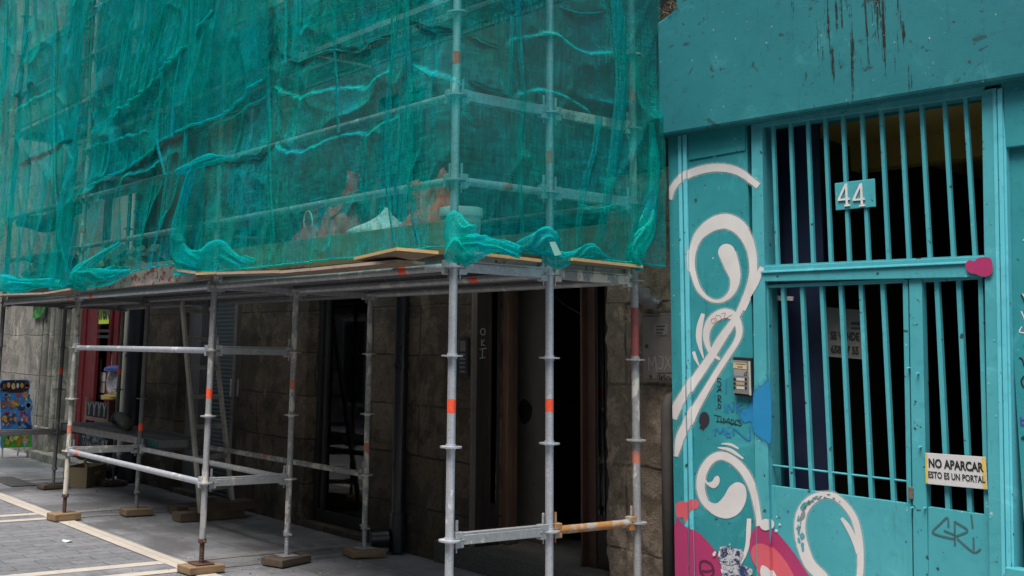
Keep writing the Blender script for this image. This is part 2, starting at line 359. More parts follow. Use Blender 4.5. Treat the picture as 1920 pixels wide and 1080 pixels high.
# ---------------------------------------------------------------- ground
def ground_mats():
    t = NT('grey_pavement_slabs'); v = t.mapping((1,1,1))
    br = t.new('TexBrick'); t.l.new(v, br.inputs['Vector']); br.inputs['Scale'].default_value = 1
    br.inputs['Brick Width'].default_value = 1.0; br.inputs['Row Height'].default_value = .62; br.inputs['Mortar Size'].default_value = .006
    br.inputs['Color1'].default_value = (.18,.183,.195,1); br.inputs['Color2'].default_value = (.225,.228,.24,1); br.inputs['Mortar'].default_value = (.075,.075,.08,1)
    n1 = t.noise(.9, 8, .7); n2 = t.noise(7, 8, .7); n3 = t.noise(120, 4, .6)
    col = t.mix(t.ramp(n1, [(.42, 0.), (.56, .85)]), br.outputs['Color'], (.085,.085,.088))
    col = t.mix(t.ramp(n2, [(.3, .5), (.46, 0.)]), col, (.09,.09,.092))
    col = t.mix(t.ramp(n2, [(.62, 0.), (.75, .45)]), col, (.30,.29,.28))
    col = t.mix(t.ramp(t.noise(34, 2, .4), [(.72, 0.), (.74, .8)]), col, (.05,.045,.04))
    t.bsdf(col, t.ramp(n2, [(.3, .55), (.7, .8)]), 0, t.bump(t.math('ADD', n3, t.math('MULTIPLY', br.outputs['Fac'], -1.5)), .25, .003)); a = t.m
    t = NT('pale_stone_band'); n2 = t.noise(8, 8, .7); br = t.new('TexBrick'); t.l.new(t.tc.outputs['Object'], br.inputs['Vector']); br.inputs['Scale'].default_value = 1
    br.inputs['Brick Width'].default_value = .62; br.inputs['Row Height'].default_value = 40.3; br.inputs['Mortar Size'].default_value = .004; br.offset = 0
    br.inputs['Color1'].default_value = (.38,.345,.295,1); br.inputs['Color2'].default_value = (.44,.40,.345,1); br.inputs['Mortar'].default_value = (.2,.17,.14,1)
    col = t.mix(t.ramp(n2, [(.35, .7), (.6, 0.)]), br.outputs['Color'], (.36,.31,.26))
    col = t.mix(t.ramp(t.noise(1.2, 6, .7), [(.45, 0.), (.65, .5)]), col, (.30,.28,.26))
    t.bsdf(col, .75, 0, t.bump(t.noise(90, 4, .6), .25, .003)); b = t.m
    t = NT('worn_stone_band'); n2 = t.noise(6, 8, .7)
    col = t.mix(t.ramp(n2, [(.4, 0.), (.65, 1.)]), (.22,.21,.195), (.15,.148,.145)); t.bsdf(col, .75, 0, t.bump(t.noise(90, 4, .6), .25, .003)); c = t.m
    t = NT('split_stone_setts'); sp = t.new('SeparateXYZ'); t.l.new(t.tc.outputs['Object'], sp.inputs[0])
    cb = t.new('CombineXYZ'); wob = t.noise(5, 4, .6)
    t.set(cb.inputs[0], sp.outputs[1]); t.set(cb.inputs[1], t.math('MULTIPLY_ADD', wob, .12, sp.outputs[0]))
    br = t.new('TexBrick'); t.l.new(cb.outputs[0], br.inputs['Vector']); br.inputs['Scale'].default_value = 1
    br.inputs['Brick Width'].default_value = .44; br.inputs['Row Height'].default_value = .155; br.inputs['Mortar Size'].default_value = .006; br.inputs['Mortar Smooth'].default_value = .8
    br.inputs['Color1'].default_value = (.20,.205,.22,1); br.inputs['Color2'].default_value = (.255,.26,.275,1); br.inputs['Mortar'].default_value = (.10,.103,.11,1)
    n2 = t.noise(10, 9, .85, t.mapping((2.8, .8, 1))); n3 = t.noise(60, 6, .7)
    col = t.mix(t.ramp(n2, [(.38, 1.), (.465, 0.)]), br.outputs['Color'], (.062,.066,.073))  # dark hollows and light ridges follow the bump: relief shading put into the colour
    col = t.mix(t.ramp(n2, [(.54, 0.), (.61, .7)]), col, (.36,.365,.38))
    col = t.mix(t.ramp(n3, [(.62, 0.), (.75, .6)]), col, (.42,.42,.42))
    h = t.math('ADD', t.math('MULTIPLY', br.outputs['Fac'], -.8), t.math('MULTIPLY', n2, 2.2))
    t.bsdf(col, t.ramp(n3, [(.3, .45), (.7, .7)]), 0, t.bump(h, .9, .02)); d = t.m
    return a, b, c, d
M['slab'], M['band'], M['band_worn'], M['setts'] = ground_mats()
def sheet(name, x0, x1, y0, y1, z, m):
    return kind(obj(name, MB().add([(x0,y0,z),(x1,y0,z),(x1,y1,z),(x0,y1,z)], [(0,1,2,3)]), m, base=(x0, y0, z)), 'structure')
sheet('ground', -120, 60, -60, 40, 0, M['slab'])
LB0, LB1 = -.09, .075                                # long pale band beside the scaffold
sheet('street', -60, 30, -6.2, LB0 - .001, .003, M['setts'])
b = MB(); w = MB()
b.add([(-60,LB0,.008),(30,LB0,.008),(30,LB1,.008),(-60,LB1,.008)], [(0,1,2,3)])
st = MB()
for k in range(-6, 6):
    xa = -3.62 + 3.05 * k
    for dx in (0., .36):
        b.add([(xa+dx,-6.2,.0075),(xa+dx+.13,-6.2,.0075),(xa+dx+.13,LB0-.002,.0075),(xa+dx,LB0-.002,.0075)], [(0,1,2,3)])
        w.add([(xa+dx,LB1+.002,.0045),(xa+dx+.12,LB1+.002,.0045),(xa+dx+.12,1.86,.0045),(xa+dx,1.86,.0045)], [(0,1,2,3)])
    st.add([(xa+.131,-6.2,.0055),(xa+.359,-6.2,.0055),(xa+.359,LB0-.002,.0055),(xa+.131,LB0-.002,.0055)], [(0,1,2,3)])
kind(obj('paving_bands', b, M['band'], base=(0,0,0)), 'structure')
kind(obj('worn_paving_bands', w, M['band_worn'], base=(0,0,0)), 'structure')
kind(obj('paving_strips', st, M['slab'], base=(0,0,0)), 'structure')
# drain cover left of the scaffold
d0 = G(0, 905); d1 = G(75, 912)
tag(obj('drain_cover', MB().box(-10.0, -8.95, .36, .68, .001, .012), pm('dark_cast_iron', (.07,.068,.068), (.045,.045,.045), 30, .6, .3, .5, 70)),
    'dark iron drain cover set in the pale pavement left of the scaffold feet', 'drain cover')
# litter
for k, (x, y, s, lab) in enumerate([(125, 1017, .05, 'small pale scrap of paper lying on the dark stone setts')]):
    p = G(x, y)
    q = MB(); vs = [(p[0]+s*math.cos(a)*(1+.3*math.sin(3*a)), p[1]+s*.8*math.sin(a), .016+.008*math.sin(2*a)) for a in np.linspace(0, 2*math.pi, 11)[:-1]]
    q.add(vs + [(v[0], v[1], v[2]-.004) for v in vs], [tuple(range(10)), tuple(range(10,20))[::-1]] + [(i, (i+1)%10+0, (i+1)%10+10, i+10)[::-1] for i in range(10)])
    tag(obj('paper_scrap', q, pm('pale_paper', (.55,.56,.60), (.45,.46,.5), 20, .8)), lab, 'litter')

# ---------------------------------------------------------------- the old stone building
YW = 1.88
def wx(px, y=700, Y=YW): return float(PY(px, y, Y)[0])
Xr = .13                                           # runs to the teal front
bld = empty('stone_building', (-5, 2.4, 0))
tag(bld, 'old brown sandstone building behind the scaffold with open dark doorway and shop window', 'building')
def wall_piece(x0, x1, z0, z1, m=None, step=.05, amp=.009, seed=0, y0=YW, y1=2.35):
    return obj('wall', MB().rough(x0, x1, y0, y1, z0, z1, step, amp, 5, seed), m or M['stone'], bld, smooth='auto', recalc=True)
xd1, xd0 = wx(1141, 750), wx(884, 750)              # doorway
xs0, xs1 = wx(575), wx(694)                         # shop window
xe0, xe1 = wx(333), wx(449)                         # entrance beside the ladder
xr0, xr1 = wx(140), wx(229)                         # red shop front
ZT = 2.62
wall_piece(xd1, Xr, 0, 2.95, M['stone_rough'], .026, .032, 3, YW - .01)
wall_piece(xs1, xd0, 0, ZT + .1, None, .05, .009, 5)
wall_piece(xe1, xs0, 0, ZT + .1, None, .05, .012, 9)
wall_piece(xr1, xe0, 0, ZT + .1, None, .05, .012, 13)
wall_piece(-11.6, xr0, 0, ZT + .1, M['stone_pale'], .06, .008, 17)
xsplit = -9.4
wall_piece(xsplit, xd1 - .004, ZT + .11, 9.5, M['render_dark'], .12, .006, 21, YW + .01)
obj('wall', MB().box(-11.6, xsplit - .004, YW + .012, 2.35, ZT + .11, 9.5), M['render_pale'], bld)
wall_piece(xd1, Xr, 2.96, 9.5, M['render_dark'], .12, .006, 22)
# rooms behind the openings
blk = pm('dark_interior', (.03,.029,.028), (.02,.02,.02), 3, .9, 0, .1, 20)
rm = MB()
def room(x0, x1, y0, y1, z0, z1):
    rm.add([(x0,y0,z0),(x1,y0,z0),(x1,y1,z0),(x0,y1,z0),(x0,y0,z1),(x1,y0,z1),(x1,y1,z1),(x0,y1,z1)], [(0,1,2,3),(7,6,5,4),(2,1,5,6),(3,2,6,7),(0,3,7,4)])
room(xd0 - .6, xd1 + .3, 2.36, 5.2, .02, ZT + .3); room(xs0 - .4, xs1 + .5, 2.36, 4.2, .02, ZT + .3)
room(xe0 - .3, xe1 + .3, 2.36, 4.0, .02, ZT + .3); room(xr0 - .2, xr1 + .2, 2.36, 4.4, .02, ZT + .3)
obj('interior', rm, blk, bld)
# doorway: step, leaves and posts
obj('doorstep', MB().rough(xd0 - .42, xd1 - .01, YW - .035, 2.9, .002, .17, .05, .004, 6, 2), M['granite'], bld, smooth='auto', recalc=True)
wood_dk = pm('dark_door_timber', (.035,.024,.02), (.022,.017,.015), 4, .6, 0, .25, 40, None, 8, .6, (6,6,.6))
wood_rd = pm('reddish_door_post', (.16,.085,.052), (.09,.05,.034), 4, .55, 0, .3, 40, (.04,.025,.02), 9, .62, (7,7,.7))
grey_dk = pm('grey_dark_panel', (.15,.132,.115), (.10,.088,.078), 2.5, .7, 0, .2, 20, (.015,.015,.015), 6, .66)
YD = 2.12
def dx(px, Y): return float(PY(px, 750, Y)[0])
def ry(px): return float(PX(px, 750, xd0 + .012)[1])      # depth along the left reveal of the doorway
obj('door_jamb', MB().box(xd0 + .0005, xd0 + .02, ry(884), ry(892), .172, ZT), pm('stone_jamb_dark', (.16,.14,.12), (.11,.10,.085), 5, .85, 0, .4, 30), bld)
leaf = obj('door_leaf', MB().box(xd0 + .0005, xd0 + .012, ry(893), ry(936), .175, ZT), wood_dk, bld)
lf_ = MB()
for p0_, p1_ in ((893, 897), (915, 920), (932, 936)): lf_.box(xd0 + .0125, xd0 + .022, ry(p0_), ry(p1_), .175, ZT)
obj('door_rail', lf_, wood_dk, leaf, bevel=.002)
obj('door_pane', MB().box(xd0 + .0125, xd0 + .016, ry(921), ry(931), .5, 2.3), glass_mat('dark_glass'), leaf)
post = MB(); post.box(xd0 + .0005, xd0 + .07, ry(943), ry(953), .172, ZT); post.box(xd0 + .0005, xd0 + .05, ry(953.6), ry(965), .172, ZT)
obj('door_post', post, wood_rd, bld, bevel=.004)
post2 = MB(); post2.box(dx(1097, YD), dx(1101, YD), YD - .05, YD + .05, .172, ZT); post2.box(dx(1101.5, YD), dx(1116, YD), YD, YD + .05, .172, ZT)
obj('door_post', post2, pm('dark_red_post', (.075,.035,.025), (.045,.024,.018), 5, .55), bld, bevel=.003)
rl = obj('door_leaf', MB().box(dx(1117, YD), dx(1140, YD), YD + .01, YD + .05, .175, ZT), wood_dk, bld, bevel=.003)
obj('door_pane', MB().box(dx(1121, YD), dx(1133, YD), YD + .001, YD + .008, .55, 2.35), glass_mat('dark_glass_b'), rl)
YI = 2.5
hall = MB(); hx0, hx1 = float(PY(967, 750, YI)[0]), float(PY(1028, 750, YI)[0])
hall.box(hx0 - .5, hx1, YI, YI + .05, .17, ZT + .2); obj('hall_screen', hall, grey_dk, bld)
hp = PY(985, 771, YI - .004)
hb = MB(); ang = np.linspace(0, 2*math.pi, 24)[:-1]
hv = [(hp[0] + .085*math.cos(a)*(1+.08*math.sin(5*a)), YI - .004, hp[2] + .10*math.sin(a)*(1+.1*math.sin(3*a+1))) for a in ang]
hb.add(hv, [tuple(range(len(hv)))]); obj('hall_black_patch', hb, pm('flat_black', (.006,.006,.006), (.004,.004,.004), 5, .95, 0, 0), bld)  # rounded flat black patch lying on the screen
wire = MB().path([PY(1030, 548, YI - .1), PY(1060, 572, YI - .15), PY(1100, 596, YI - .3)], .006, 6); obj('hall_cable', wire, blk, bld)
# ---- writing helpers
def text_faces(s, size, extrude=0.0, bold=0.0, align='CENTER', sx=1.0):
    c = bpy.data.curves.new('t', 'FONT'); c.body = s; c.size = size; c.align_x = align; c.align_y = 'CENTER'; c.extrude = extrude; c.offset = bold; c.resolution_u = 3
    o = bpy.data.objects.new('t', c); COL.objects.link(o)
    bpy.context.view_layer.update()
    dg = bpy.context.evaluated_depsgraph_get(); me = bpy.data.meshes.new_from_object(o.evaluated_get(dg))
    v = [(p.co.x * sx, p.co.y, p.co.z) for p in me.vertices]; f = [tuple(p.vertices) for p in me.polygons]
    bpy.data.objects.remove(o); bpy.data.curves.remove(c); bpy.data.meshes.remove(me)
    return v, f
def put_text(mb, s, size, org, right, up, **kw):
    v, f = text_faces(s, size, **kw); right = np.array(right, float); up = np.array(up, float); n = np.cross(right, up)
    return mb.add([np.array(org) + right * a + up * b + n * c for a, b, c in v], f)
def stroke_poly(pts, wid, k=6):
    """outline of a brush stroke through pts with full widths wid (same units)"""
    if np.isscalar(wid): wid = [wid] * len(pts)
    C = crom([(p[0], p[1], w) for p, w in zip(pts, wid)], k)
    d = np.gradient(C[:, :2], axis=0); d /= np.linalg.norm(d, axis=1)[:, None] + 1e-9
    nrm = np.stack([-d[:, 1], d[:, 0]], 1); hw = np.maximum(C[:, 2:3], .001) / 2
    return C[:, :2] + nrm * hw, C[:, :2] - nrm * hw, C, d
def stroke_on(mb, pts, wid, to3, k=6):
    """flat stroke; to3 maps (x,y) of the drawing to a point"""
    A, B, C, d = stroke_poly(pts, wid, k); n = len(C)
    vs = [to3(*p) for p in A] + [to3(*p) for p in B]
    mb.add(vs, [(i, n + i, n + i + 1, i + 1) for i in range(n - 1)])
    for e, sgn in ((0, -1), (n - 1, 1)):
        r = C[e, 2] / 2; c = C[e, :2]; a0 = math.atan2(d[e, 1], d[e, 0])
        fan = [c + r * np.array([math.cos(a0 + sgn*t - (0 if sgn > 0 else 0)), math.sin(a0 + sgn*t)]) * (1 if sgn > 0 else -1) for t in np.linspace(-math.pi/2, math.pi/2, 7)]
        mb.add([to3(*c)] + [to3(*p) for p in fan], [(0, i, i + 1) for i in range(1, 7)])
white_chalk = pm('white_chalk', (.42,.41,.39), (.3,.29,.28), 60, .9)
def on_y(Y): return lambda x, y: PY(x, y, Y)
# OKI on the door leaf
q = MB(); t3 = lambda x, y: PX(x, y, xd0 + .0145)
for s in ([(905,616),(909,618),(909,626),(905,628),(901,624),(902,618),(905,616)], [(903,637),(903,648)], [(908,637),(903,644),(909,648)], [(898,655),(912,653)], [(905,655),(904,670)], [(899,672),(909,670)]):
    stroke_on(q, s, 1.5, t3, 4)
obj('writing', q, white_chalk, bld)
# intercom left of the doorway
ic = empty('intercom_panel', PY(868, 708, YW - .02)); tag(ic, 'dark steel intercom panel with rows of buttons on stone left of dark doorway', 'intercom')
a = PY(862, 632, YW - .03); c = PY(876, 706, YW - .03)
obj('panel', MB().box(a[0], c[0], YW - .035, YW + .02, c[2], a[2]), pm('dark_steel_panel', (.05,.05,.052), (.035,.035,.037), 8, .4, .5), ic, bevel=.003)
for k in range(6):
    z = c[2] + .03 + k * .034
    for j in range(1):
        obj('button', MB().box(a[0] + .018, c[0] - .018, YW - .042, YW - .034, z, z + .017), pm('button_steel', (.22,.22,.22), (.16,.16,.16), 9, .4, .5), ic)
obj('speaker_grille', MB().box(a[0] + .018, c[0] - .018, YW - .040, YW - .034, a[2] - .10, a[2] - .03), pm('button_steel', (.22,.22,.22)), ic)

# ---- shop window
iron = pm('dark_window_frame', (.028,.029,.03), (.02,.02,.021), 6, .5, .3)
sw = MB(); xf = wx(590)
for x0, x1 in ((xs0 + .004, xs0 + .07), (xf - .02, xf + .03), (xs1 - .06, xs1 - .004)): sw.box(x0, x1, 2.0, 2.08, .05, ZT)
sw.box(xs0 + .071, xf - .021, 2.0, 2.075, .05, .16); sw.box(xf + .031, xs1 - .061, 2.0, 2.075, .05, .16)
swf = obj('shop_window', sw, iron, bld, bevel=.003)
obj('pane', MB().box(xs0 + .071, xs1 - .061, 2.03, 2.036, .161, ZT), glass_mat('shop_glass'), swf)
obj('window_sill', MB().rough(xs0 - .15, xs1 + .02, YW - .02, 2.2, .002, .05, .06, .004, 6, 4), M['stone'], swf, smooth='auto', recalc=True)
# goods hanging in the shop window
hg = empty('hanging_goods', PY(650, 650, 2.3)); tag(hg, 'coloured cords and small tags hanging inside the dark shop window', 'shop display')
for nm, cc, cen, n in (('cord', (.55,.22,.05), (645,628), 9), ('cord', (.10,.30,.06), (622,632), 6), ('cord', (.35,.06,.08), (655,700), 9), ('cord', (.4,.4,.38), (652,615), 5)):
    q = MB(); rr = random.Random(int(cen[0]) + n)
    for k in range(n):
        x = cen[0] + rr.uniform(-22, 18); y = cen[1] + rr.uniform(-14, 16); w = rr.uniform(3, 8); h = rr.uniform(7, 16)
        pts = [PY(x + w*math.cos(a), y + h*math.sin(a), 2.3 + .02*math.sin(3*a)) for a in np.linspace(0.4, 5.6, 12)]
        q.path(pts, .004, 5)
    obj(nm, q, pm('cord_%d_%d' % cen, cc, None, 9, .6), hg)
for k, (x, y, s, cc) in enumerate([(645,665,.055,(.6,.25,.2)), (640,622,.03,(.7,.7,.68)), (650,700,.03,(.6,.6,.58)), (637,745,.04,(.5,.5,.5)), (668,640,.03,(.5,.52,.55)), (655,770,.035,(.4,.4,.42)), (664,590,.03,(.45,.45,.48))]):
    p = PY(x, y, 2.29); q = MB().add([p+np.array(v) for v in ((-s/2,0,-s),(s/2,.004,-s*.9),(s*.6,.01,s),(-s*.3,.006,s*1.1),(-s/2,.01,-s),(s/2,.012,-s*.9),(s*.6,.018,s),(-s*.3,.014,s*1.1))], [(0,1,2,3),(7,6,5,4),(0,4,5,1),(1,5,6,2),(2,6,7,3),(3,7,4,0)])
    obj('price_tag', q, pm('tag_%d' % k, cc, None, 9, .6), hg)
for x in (631, 661):
    obj('light_tube', MB().tube(PY(x, 565, 2.5), PY(x, 602, 2.5), .012, 8), pm('tube_white', (.75,.76,.78), (.7,.7,.72), 5, .4), hg)

# ---- entrance beside the ladder: grey board, dark slats, blind with a notice
en = MB(); Ye = 2.0
def ex(px, Y=Ye): return float(PY(px, 700, Y)[0])
obj('entrance_board', MB().box(ex(338), ex(374), Ye, Ye + .04, .05, ZT), pm('grey_board', (.105,.11,.125), (.085,.09,.10), 2, .6, 0, .1, 20), bld)
sl = MB()
for px in (375, 379.5, 384, 388.5, 393): sl.box(ex(px), ex(px + 3.6), Ye + .01, Ye + .06, .05, ZT)
obj('slatted_door', sl, pm('dark_slats', (.045,.045,.05), (.03,.03,.033), 4, .6), bld)
t = NT('teal_grey_shutter'); wv = t.new('TexWave', bands_direction='Z'); wv.inputs['Scale'].default_value = 7; t.l.new(t.tc.outputs['Object'], wv.inputs['Vector'])
t.bsdf(t.mix(wv.outputs['Fac'], (.028,.042,.05), (.04,.058,.066)), .55, .2, t.bump(wv.outputs['Fac'], .6, .012))
sh = obj('roller_shutter', MB().box(ex(397.5), ex(442), Ye, Ye + .04, .05, ZT), t.m, bld)
obj('frame_post', MB().box(ex(442.5), ex(448), Ye - .05, Ye + .05, .05, ZT), pm('grey_frame_post', (.13,.125,.12), (.09,.085,.08), 5, .7), bld)
nt = MB(); n0 = PY(432, 710, Ye - .01); n1 = PY(446, 744, Ye - .01)
nt.box(n0[0], n1[0], Ye - .012, Ye - .008, n1[2], n0[2]); npp = obj('notice', nt, pm('pale_notice', (.33,.36,.37), (.28,.31,.32), 5, .8), bld)
obj('threshold', MB().rough(xe0 + .01, xe1 - .01, YW - .03, 2.3, .002, .05, .08, .004, 6, 7), M['stone'], bld, smooth='auto', recalc=True)

# ---- red shop front at the left end
red = pm('dark_red_paint', (.12,.006,.009), (.085,.004,.007), 3, .5, 0, .1, 30)
Yr = 1.95
def rx(px, Y=Yr): return float(PY(px, 700, Y)[0])
rs = MB()
rs.box(rx(141), rx(157), Yr - .02, Yr + .05, .03, ZT); rs.box(rx(157.6), rx(177), Yr, Yr + .05, .03, ZT)
front = obj('red_shop_front', rs, red, bld, bevel=.004)
Yg = 2.1
rp = MB(); rp.box(rx(203, Yg), rx(209, Yg), Yg - .04, Yg + .04, .03, ZT); rp.box(rx(216, Yg), rx(224, Yg), Yg - .06, Yg + .06, .03, ZT)
obj('door_post', rp, red, front, bevel=.004)
obj('pane', MB().box(rx(178, Yg), rx(202.6, Yg), Yg + .01, Yg + .018, .9, ZT), glass_mat('shop_glass'), front)
for k, (x0, y0, x1, y1, cc) in enumerate([(178,672,189,702,(.42,.36,.36)), (180,702,188,716,(.5,.48,.46)), (188,698,198,716,(.55,.52,.5)), (176,716,196,737,(.42,.36,.34)), (176,738,196,750,(.36,.16,.19)), (170,708,176,744,(.10,.28,.48)), (205,664,212,688,(.5,.49,.46))]):
    a = PY(x0, y0, Yg - .005); c = PY(x1, y1, Yg - .005)
    obj('notice', MB().box(a[0], c[0], Yg - .006 - k*.0012, Yg - .001 - k*.0012, c[2], a[2]), pm('notice_%d' % k, cc, tuple(.55*v for v in cc), 45, .8, 0, 0, 1, (.05,.05,.06), 38, .55), front)
# lime sign of the red shop
ys = 1.9
a = PY(187, 579, ys); c = PY(204, 607, ys)
ls = empty('ice_sign', ((a[0]+c[0])/2, ys, c[2])); tag(ls, 'lime yellow paper sign reading hielo at the top of the red shop window', 'sign')
obj('sheet', MB().box(a[0], c[0], ys - .004, ys, c[2], a[2] + .12), pm('lime_paper', (.42,.52,.03), (.36,.45,.03), 9, .7), ls)
q = MB(); cx = (a[0]+c[0])/2
put_text(q, 'hielo', .40, (cx + .02, ys - .008, a[2] - .02), (1,0,0), (0,0,1), bold=.012, sx=.72)
for z in (.2, .28): q.box(cx - .2, cx + .26, ys - .0075, ys - .0045, a[2] - z - .13, a[2] - z - .09)
obj('lettering', q, pm('black_ink', (.01,.012,.01)), ls)
# shop goods: foil pack on a shelf of bottles and dark crates
fp = PY(210, 745, 1.92)
fo = empty('foil_pack', (fp[0], 1.92, fp[2] - .0)); tag(fo, 'shiny white and gold rounded pack with blue top in the red shop window', 'packet')
pk = MB(); V = np.zeros((15, 25, 3))
for i, t_ in enumerate(np.linspace(-1, 1, 15)):
    for j, a in enumerate(np.linspace(0, 2*math.pi, 25)):
        r = (1 - .35*abs(t_)**3); V[i, j] = (fp[0] + .19*r*math.cos(a), 1.95 + .10*r*math.sin(a), fp[2] + .20 + .17*t_)
pk.grid(V); obj('wrapper', pk, pm('pearly_foil', (.50,.44,.48), (.35,.34,.40), 7, .25, .5, .2, 20, (.30,.22,.25), 9, .55), fo, smooth=True)
obj('gold_base', MB().lathe((fp[0], 1.95, fp[2] - .02), [(.08,0),(.17,.0),(.18,.04),(.12,.06),(.08,.06)], 20), pm('gold_foil', (.55,.42,.14), (.4,.3,.1), 9, .3, .6), fo, smooth='auto')
obj('blue_cap', MB().lathe((fp[0] + .03, 1.95, fp[2] + .35), [(.1,0),(.17,.0),(.165,.04),(.10,.07),(.05,.075)], 20), pm('blue_cap', (.04,.06,.20), None, 6, .4), fo, smooth='auto')
sg = empty('shop_rack', (float(rx(200, 1.95)), 1.97, .02)); tag(sg, 'dark drinks rack with letter Y boxes standing before the red shop window', 'rack')
xa, xb = rx(171, 1.96), rx(216, 1.96)
zt = PY(190, 755, 1.96)[2]; z1 = PY(190, 783, 1.96)[2]; z2 = PY(190, 806, 1.96)[2]
fr_ = MB(); fr_.box(xa, xa + .06, 1.9, 2.03, .02, zt + .05); fr_.box(xb - .06, xb, 1.9, 2.03, .02, zt + .05)
for z in (z1, z2): fr_.box(xa + .061, xb - .061, 1.9, 2.03, z - .05, z)
obj('frame', fr_, pm('rack_brown', (.13,.06,.05), (.08,.04,.035), 8, .7), sg)
bx = MB()
for k in range(4): bx.box(xa + .07 + k*(xb-xa-.14)/4, xa + .05 + (k+1)*(xb-xa-.14)/4, 1.91, 2.02, z1 + .001, zt)
bo = obj('drinks_box', bx, pm('black_carton', (.014,.014,.016), (.02,.02,.022), 12, .8, spec=.1), sg, bevel=.004)
q = MB()
for k in range(4): put_text(q, 'Y', .24, (xa + .06 + (k+.5)*(xb-xa-.14)/4, 1.906, (z1+zt)/2), (1,0,0), (0,0,1), bold=.008)
obj('lettering', q, pm('grey_print', (.10,.11,.13), (.06,.07,.08), 8, .8), bo)
fz0 = PY(168, 812, 1.93); fz = MB().box(xa - .05, xb + .05, 1.86, 2.04, .02, z2 - .06)
fb = obj('lower_cabinet', fz, pm('black_cabinet', (.012,.012,.014), (.02,.02,.022), 6, .8, spec=.1), sg, bevel=.006)
q = MB(); put_text(q, 'TAKE AWAY', .17, ((xa+xb)/2 + .12, 1.855, z2 - .17), (1,0,0), (0,0,1), bold=.006)
put_text(q, 'BEBIDAS', .17, ((xa+xb)/2 + .1, 1.855, .42), (1,0,0), (0,0,1), bold=.006)
obj('lettering', q, pm('grey_print', (.3,.32,.34)), fb)
for k, px in enumerate((182, 189, 197)):
    p = PY(px, 805, 1.96); obj('bottle', MB().lathe((p[0], 1.965, z2 + .001), [(.045,0),(.05,.01),(.05,.12),(.018,.19),(.018,.24)], 12), pm('bottle_%d' % k, ((.30,.30,.26),(.24,.26,.20),(.2,.2,.2))[k], None, 7, .2), sg, smooth='auto')
# packets on show behind the red shop's glass
for k, (nm, cc, x, y, w_, h_) in enumerate((('orange', (.55,.20,.03), 183, 660, .10, .22), ('yellow', (.60,.45,.05), 192, 664, .10, .18), ('pink', (.55,.15,.25), 199, 690, .09, .16), ('green', (.06,.30,.08), 182, 650, .08, .14),
        ('blue', (.04,.14,.45), 214, 712, .10, .2), ('white', (.55,.55,.52), 194, 640, .12, .16), ('crimson', (.45,.02,.05), 198, 722, .10, .16), ('silver', (.40,.41,.43), 184, 628, .10, .2))):
    p = PY(x, y, Yg + .12); q = MB()
    V = np.zeros((9, 17, 3))
    for i, t_ in enumerate(np.linspace(-1, 1, 9)):
        for j, a in enumerate(np.linspace(0, 2*math.pi, 17)): V[i, j] = (p[0] + w_*math.cos(a), Yg + .12 + .05*(1 - t_**4)*math.sin(a), p[2] + h_/2*t_)
    tag(obj('packet', q.grid(V), pm('packet_' + nm, cc, tuple(.6*v for v in cc), 14, .35, 0, 0, 1, (.5,.48,.42), 18, .60), smooth=True), nm + ' packet hung in the red shop window', 'packet', 'packets in the red shop window')
# brown scalloped shop step
obj('shop_step', MB().rough(rx(96), rx(205), 1.66, 1.9, .002, .11, .05, .008, 7, 8), M['stone_pale'], bld, smooth='auto', recalc=True)

# ---- downpipes
def pipe(name, label, px, r, m, ztop=2.5, boot=True):
    x = wx(px, 700, YW - .09); e = empty(name, (x, YW - .09, 0)); tag(e, label, 'drain pipe')
    obj('pipe', MB().tube((x, YW - .09, .32), (x, YW - .09, 9), r, 18), m, e, smooth='auto')
    obj('sleeve', MB().tube((x, YW - .09, .02), (x, YW - .09, .34), r * 1.22, 18), m, e, smooth='auto')
    for z in (1.55, 3.4): obj('bracket', MB().lathe((x, YW - .09, z), [(r,0),(r*1.13,0),(r*1.13,.04),(r,.04)], 18), m, e, smooth='auto')
    return e, x
pblack = pm('black_pipe_paint', (.011,.013,.016), (.008,.009,.011), 5, .35, 0, .05, 30, (.06,.06,.06), 40, .7)
pe, xp = pipe('drain_pipe', 'black downpipe on stone pier between shop window and dark doorway', 752, .062, pblack)
obj('inspection_cap', MB().tube((xp - .03, YW - .16, .13), (xp - .10, YW - .30, .12), .075, 18), pblack, pe, smooth='auto', bevel=.004)
pnavy = pm('navy_pipe_paint', (.010,.014,.022), (.008,.01,.016), 5, .4, 0, .05, 30, (.06,.06,.07), 40, .72)
p2, xp2 = pipe('drain_pipe', 'dark blue downpipe beside the red shop front', 253, .125, pnavy)
obj('outlet_bend', MB().path([(xp2-.05, YW-.12, .3), (xp2-.12, YW-.2, .2), (xp2-.2, YW-.33, .13)], [.10,.11,.12], 16), pnavy, p2, smooth='auto')
gp = empty('conduit', (wx(236), YW - .06, 0)); tag(gp, 'pair of pale narrow conduits running up between red shop front and blue downpipe', 'conduit')
for px in (231.5, 241): obj('tube', MB().tube((wx(px,700,YW-.05), YW-.05, .02), (wx(px,700,YW-.05), YW-.05, 4), .04, 12), pm('pale_conduit', (.36,.34,.30), (.27,.25,.22), 5, .7, 0, .2, 40, (.12,.1,.08), 30, .62), gp, smooth='auto')
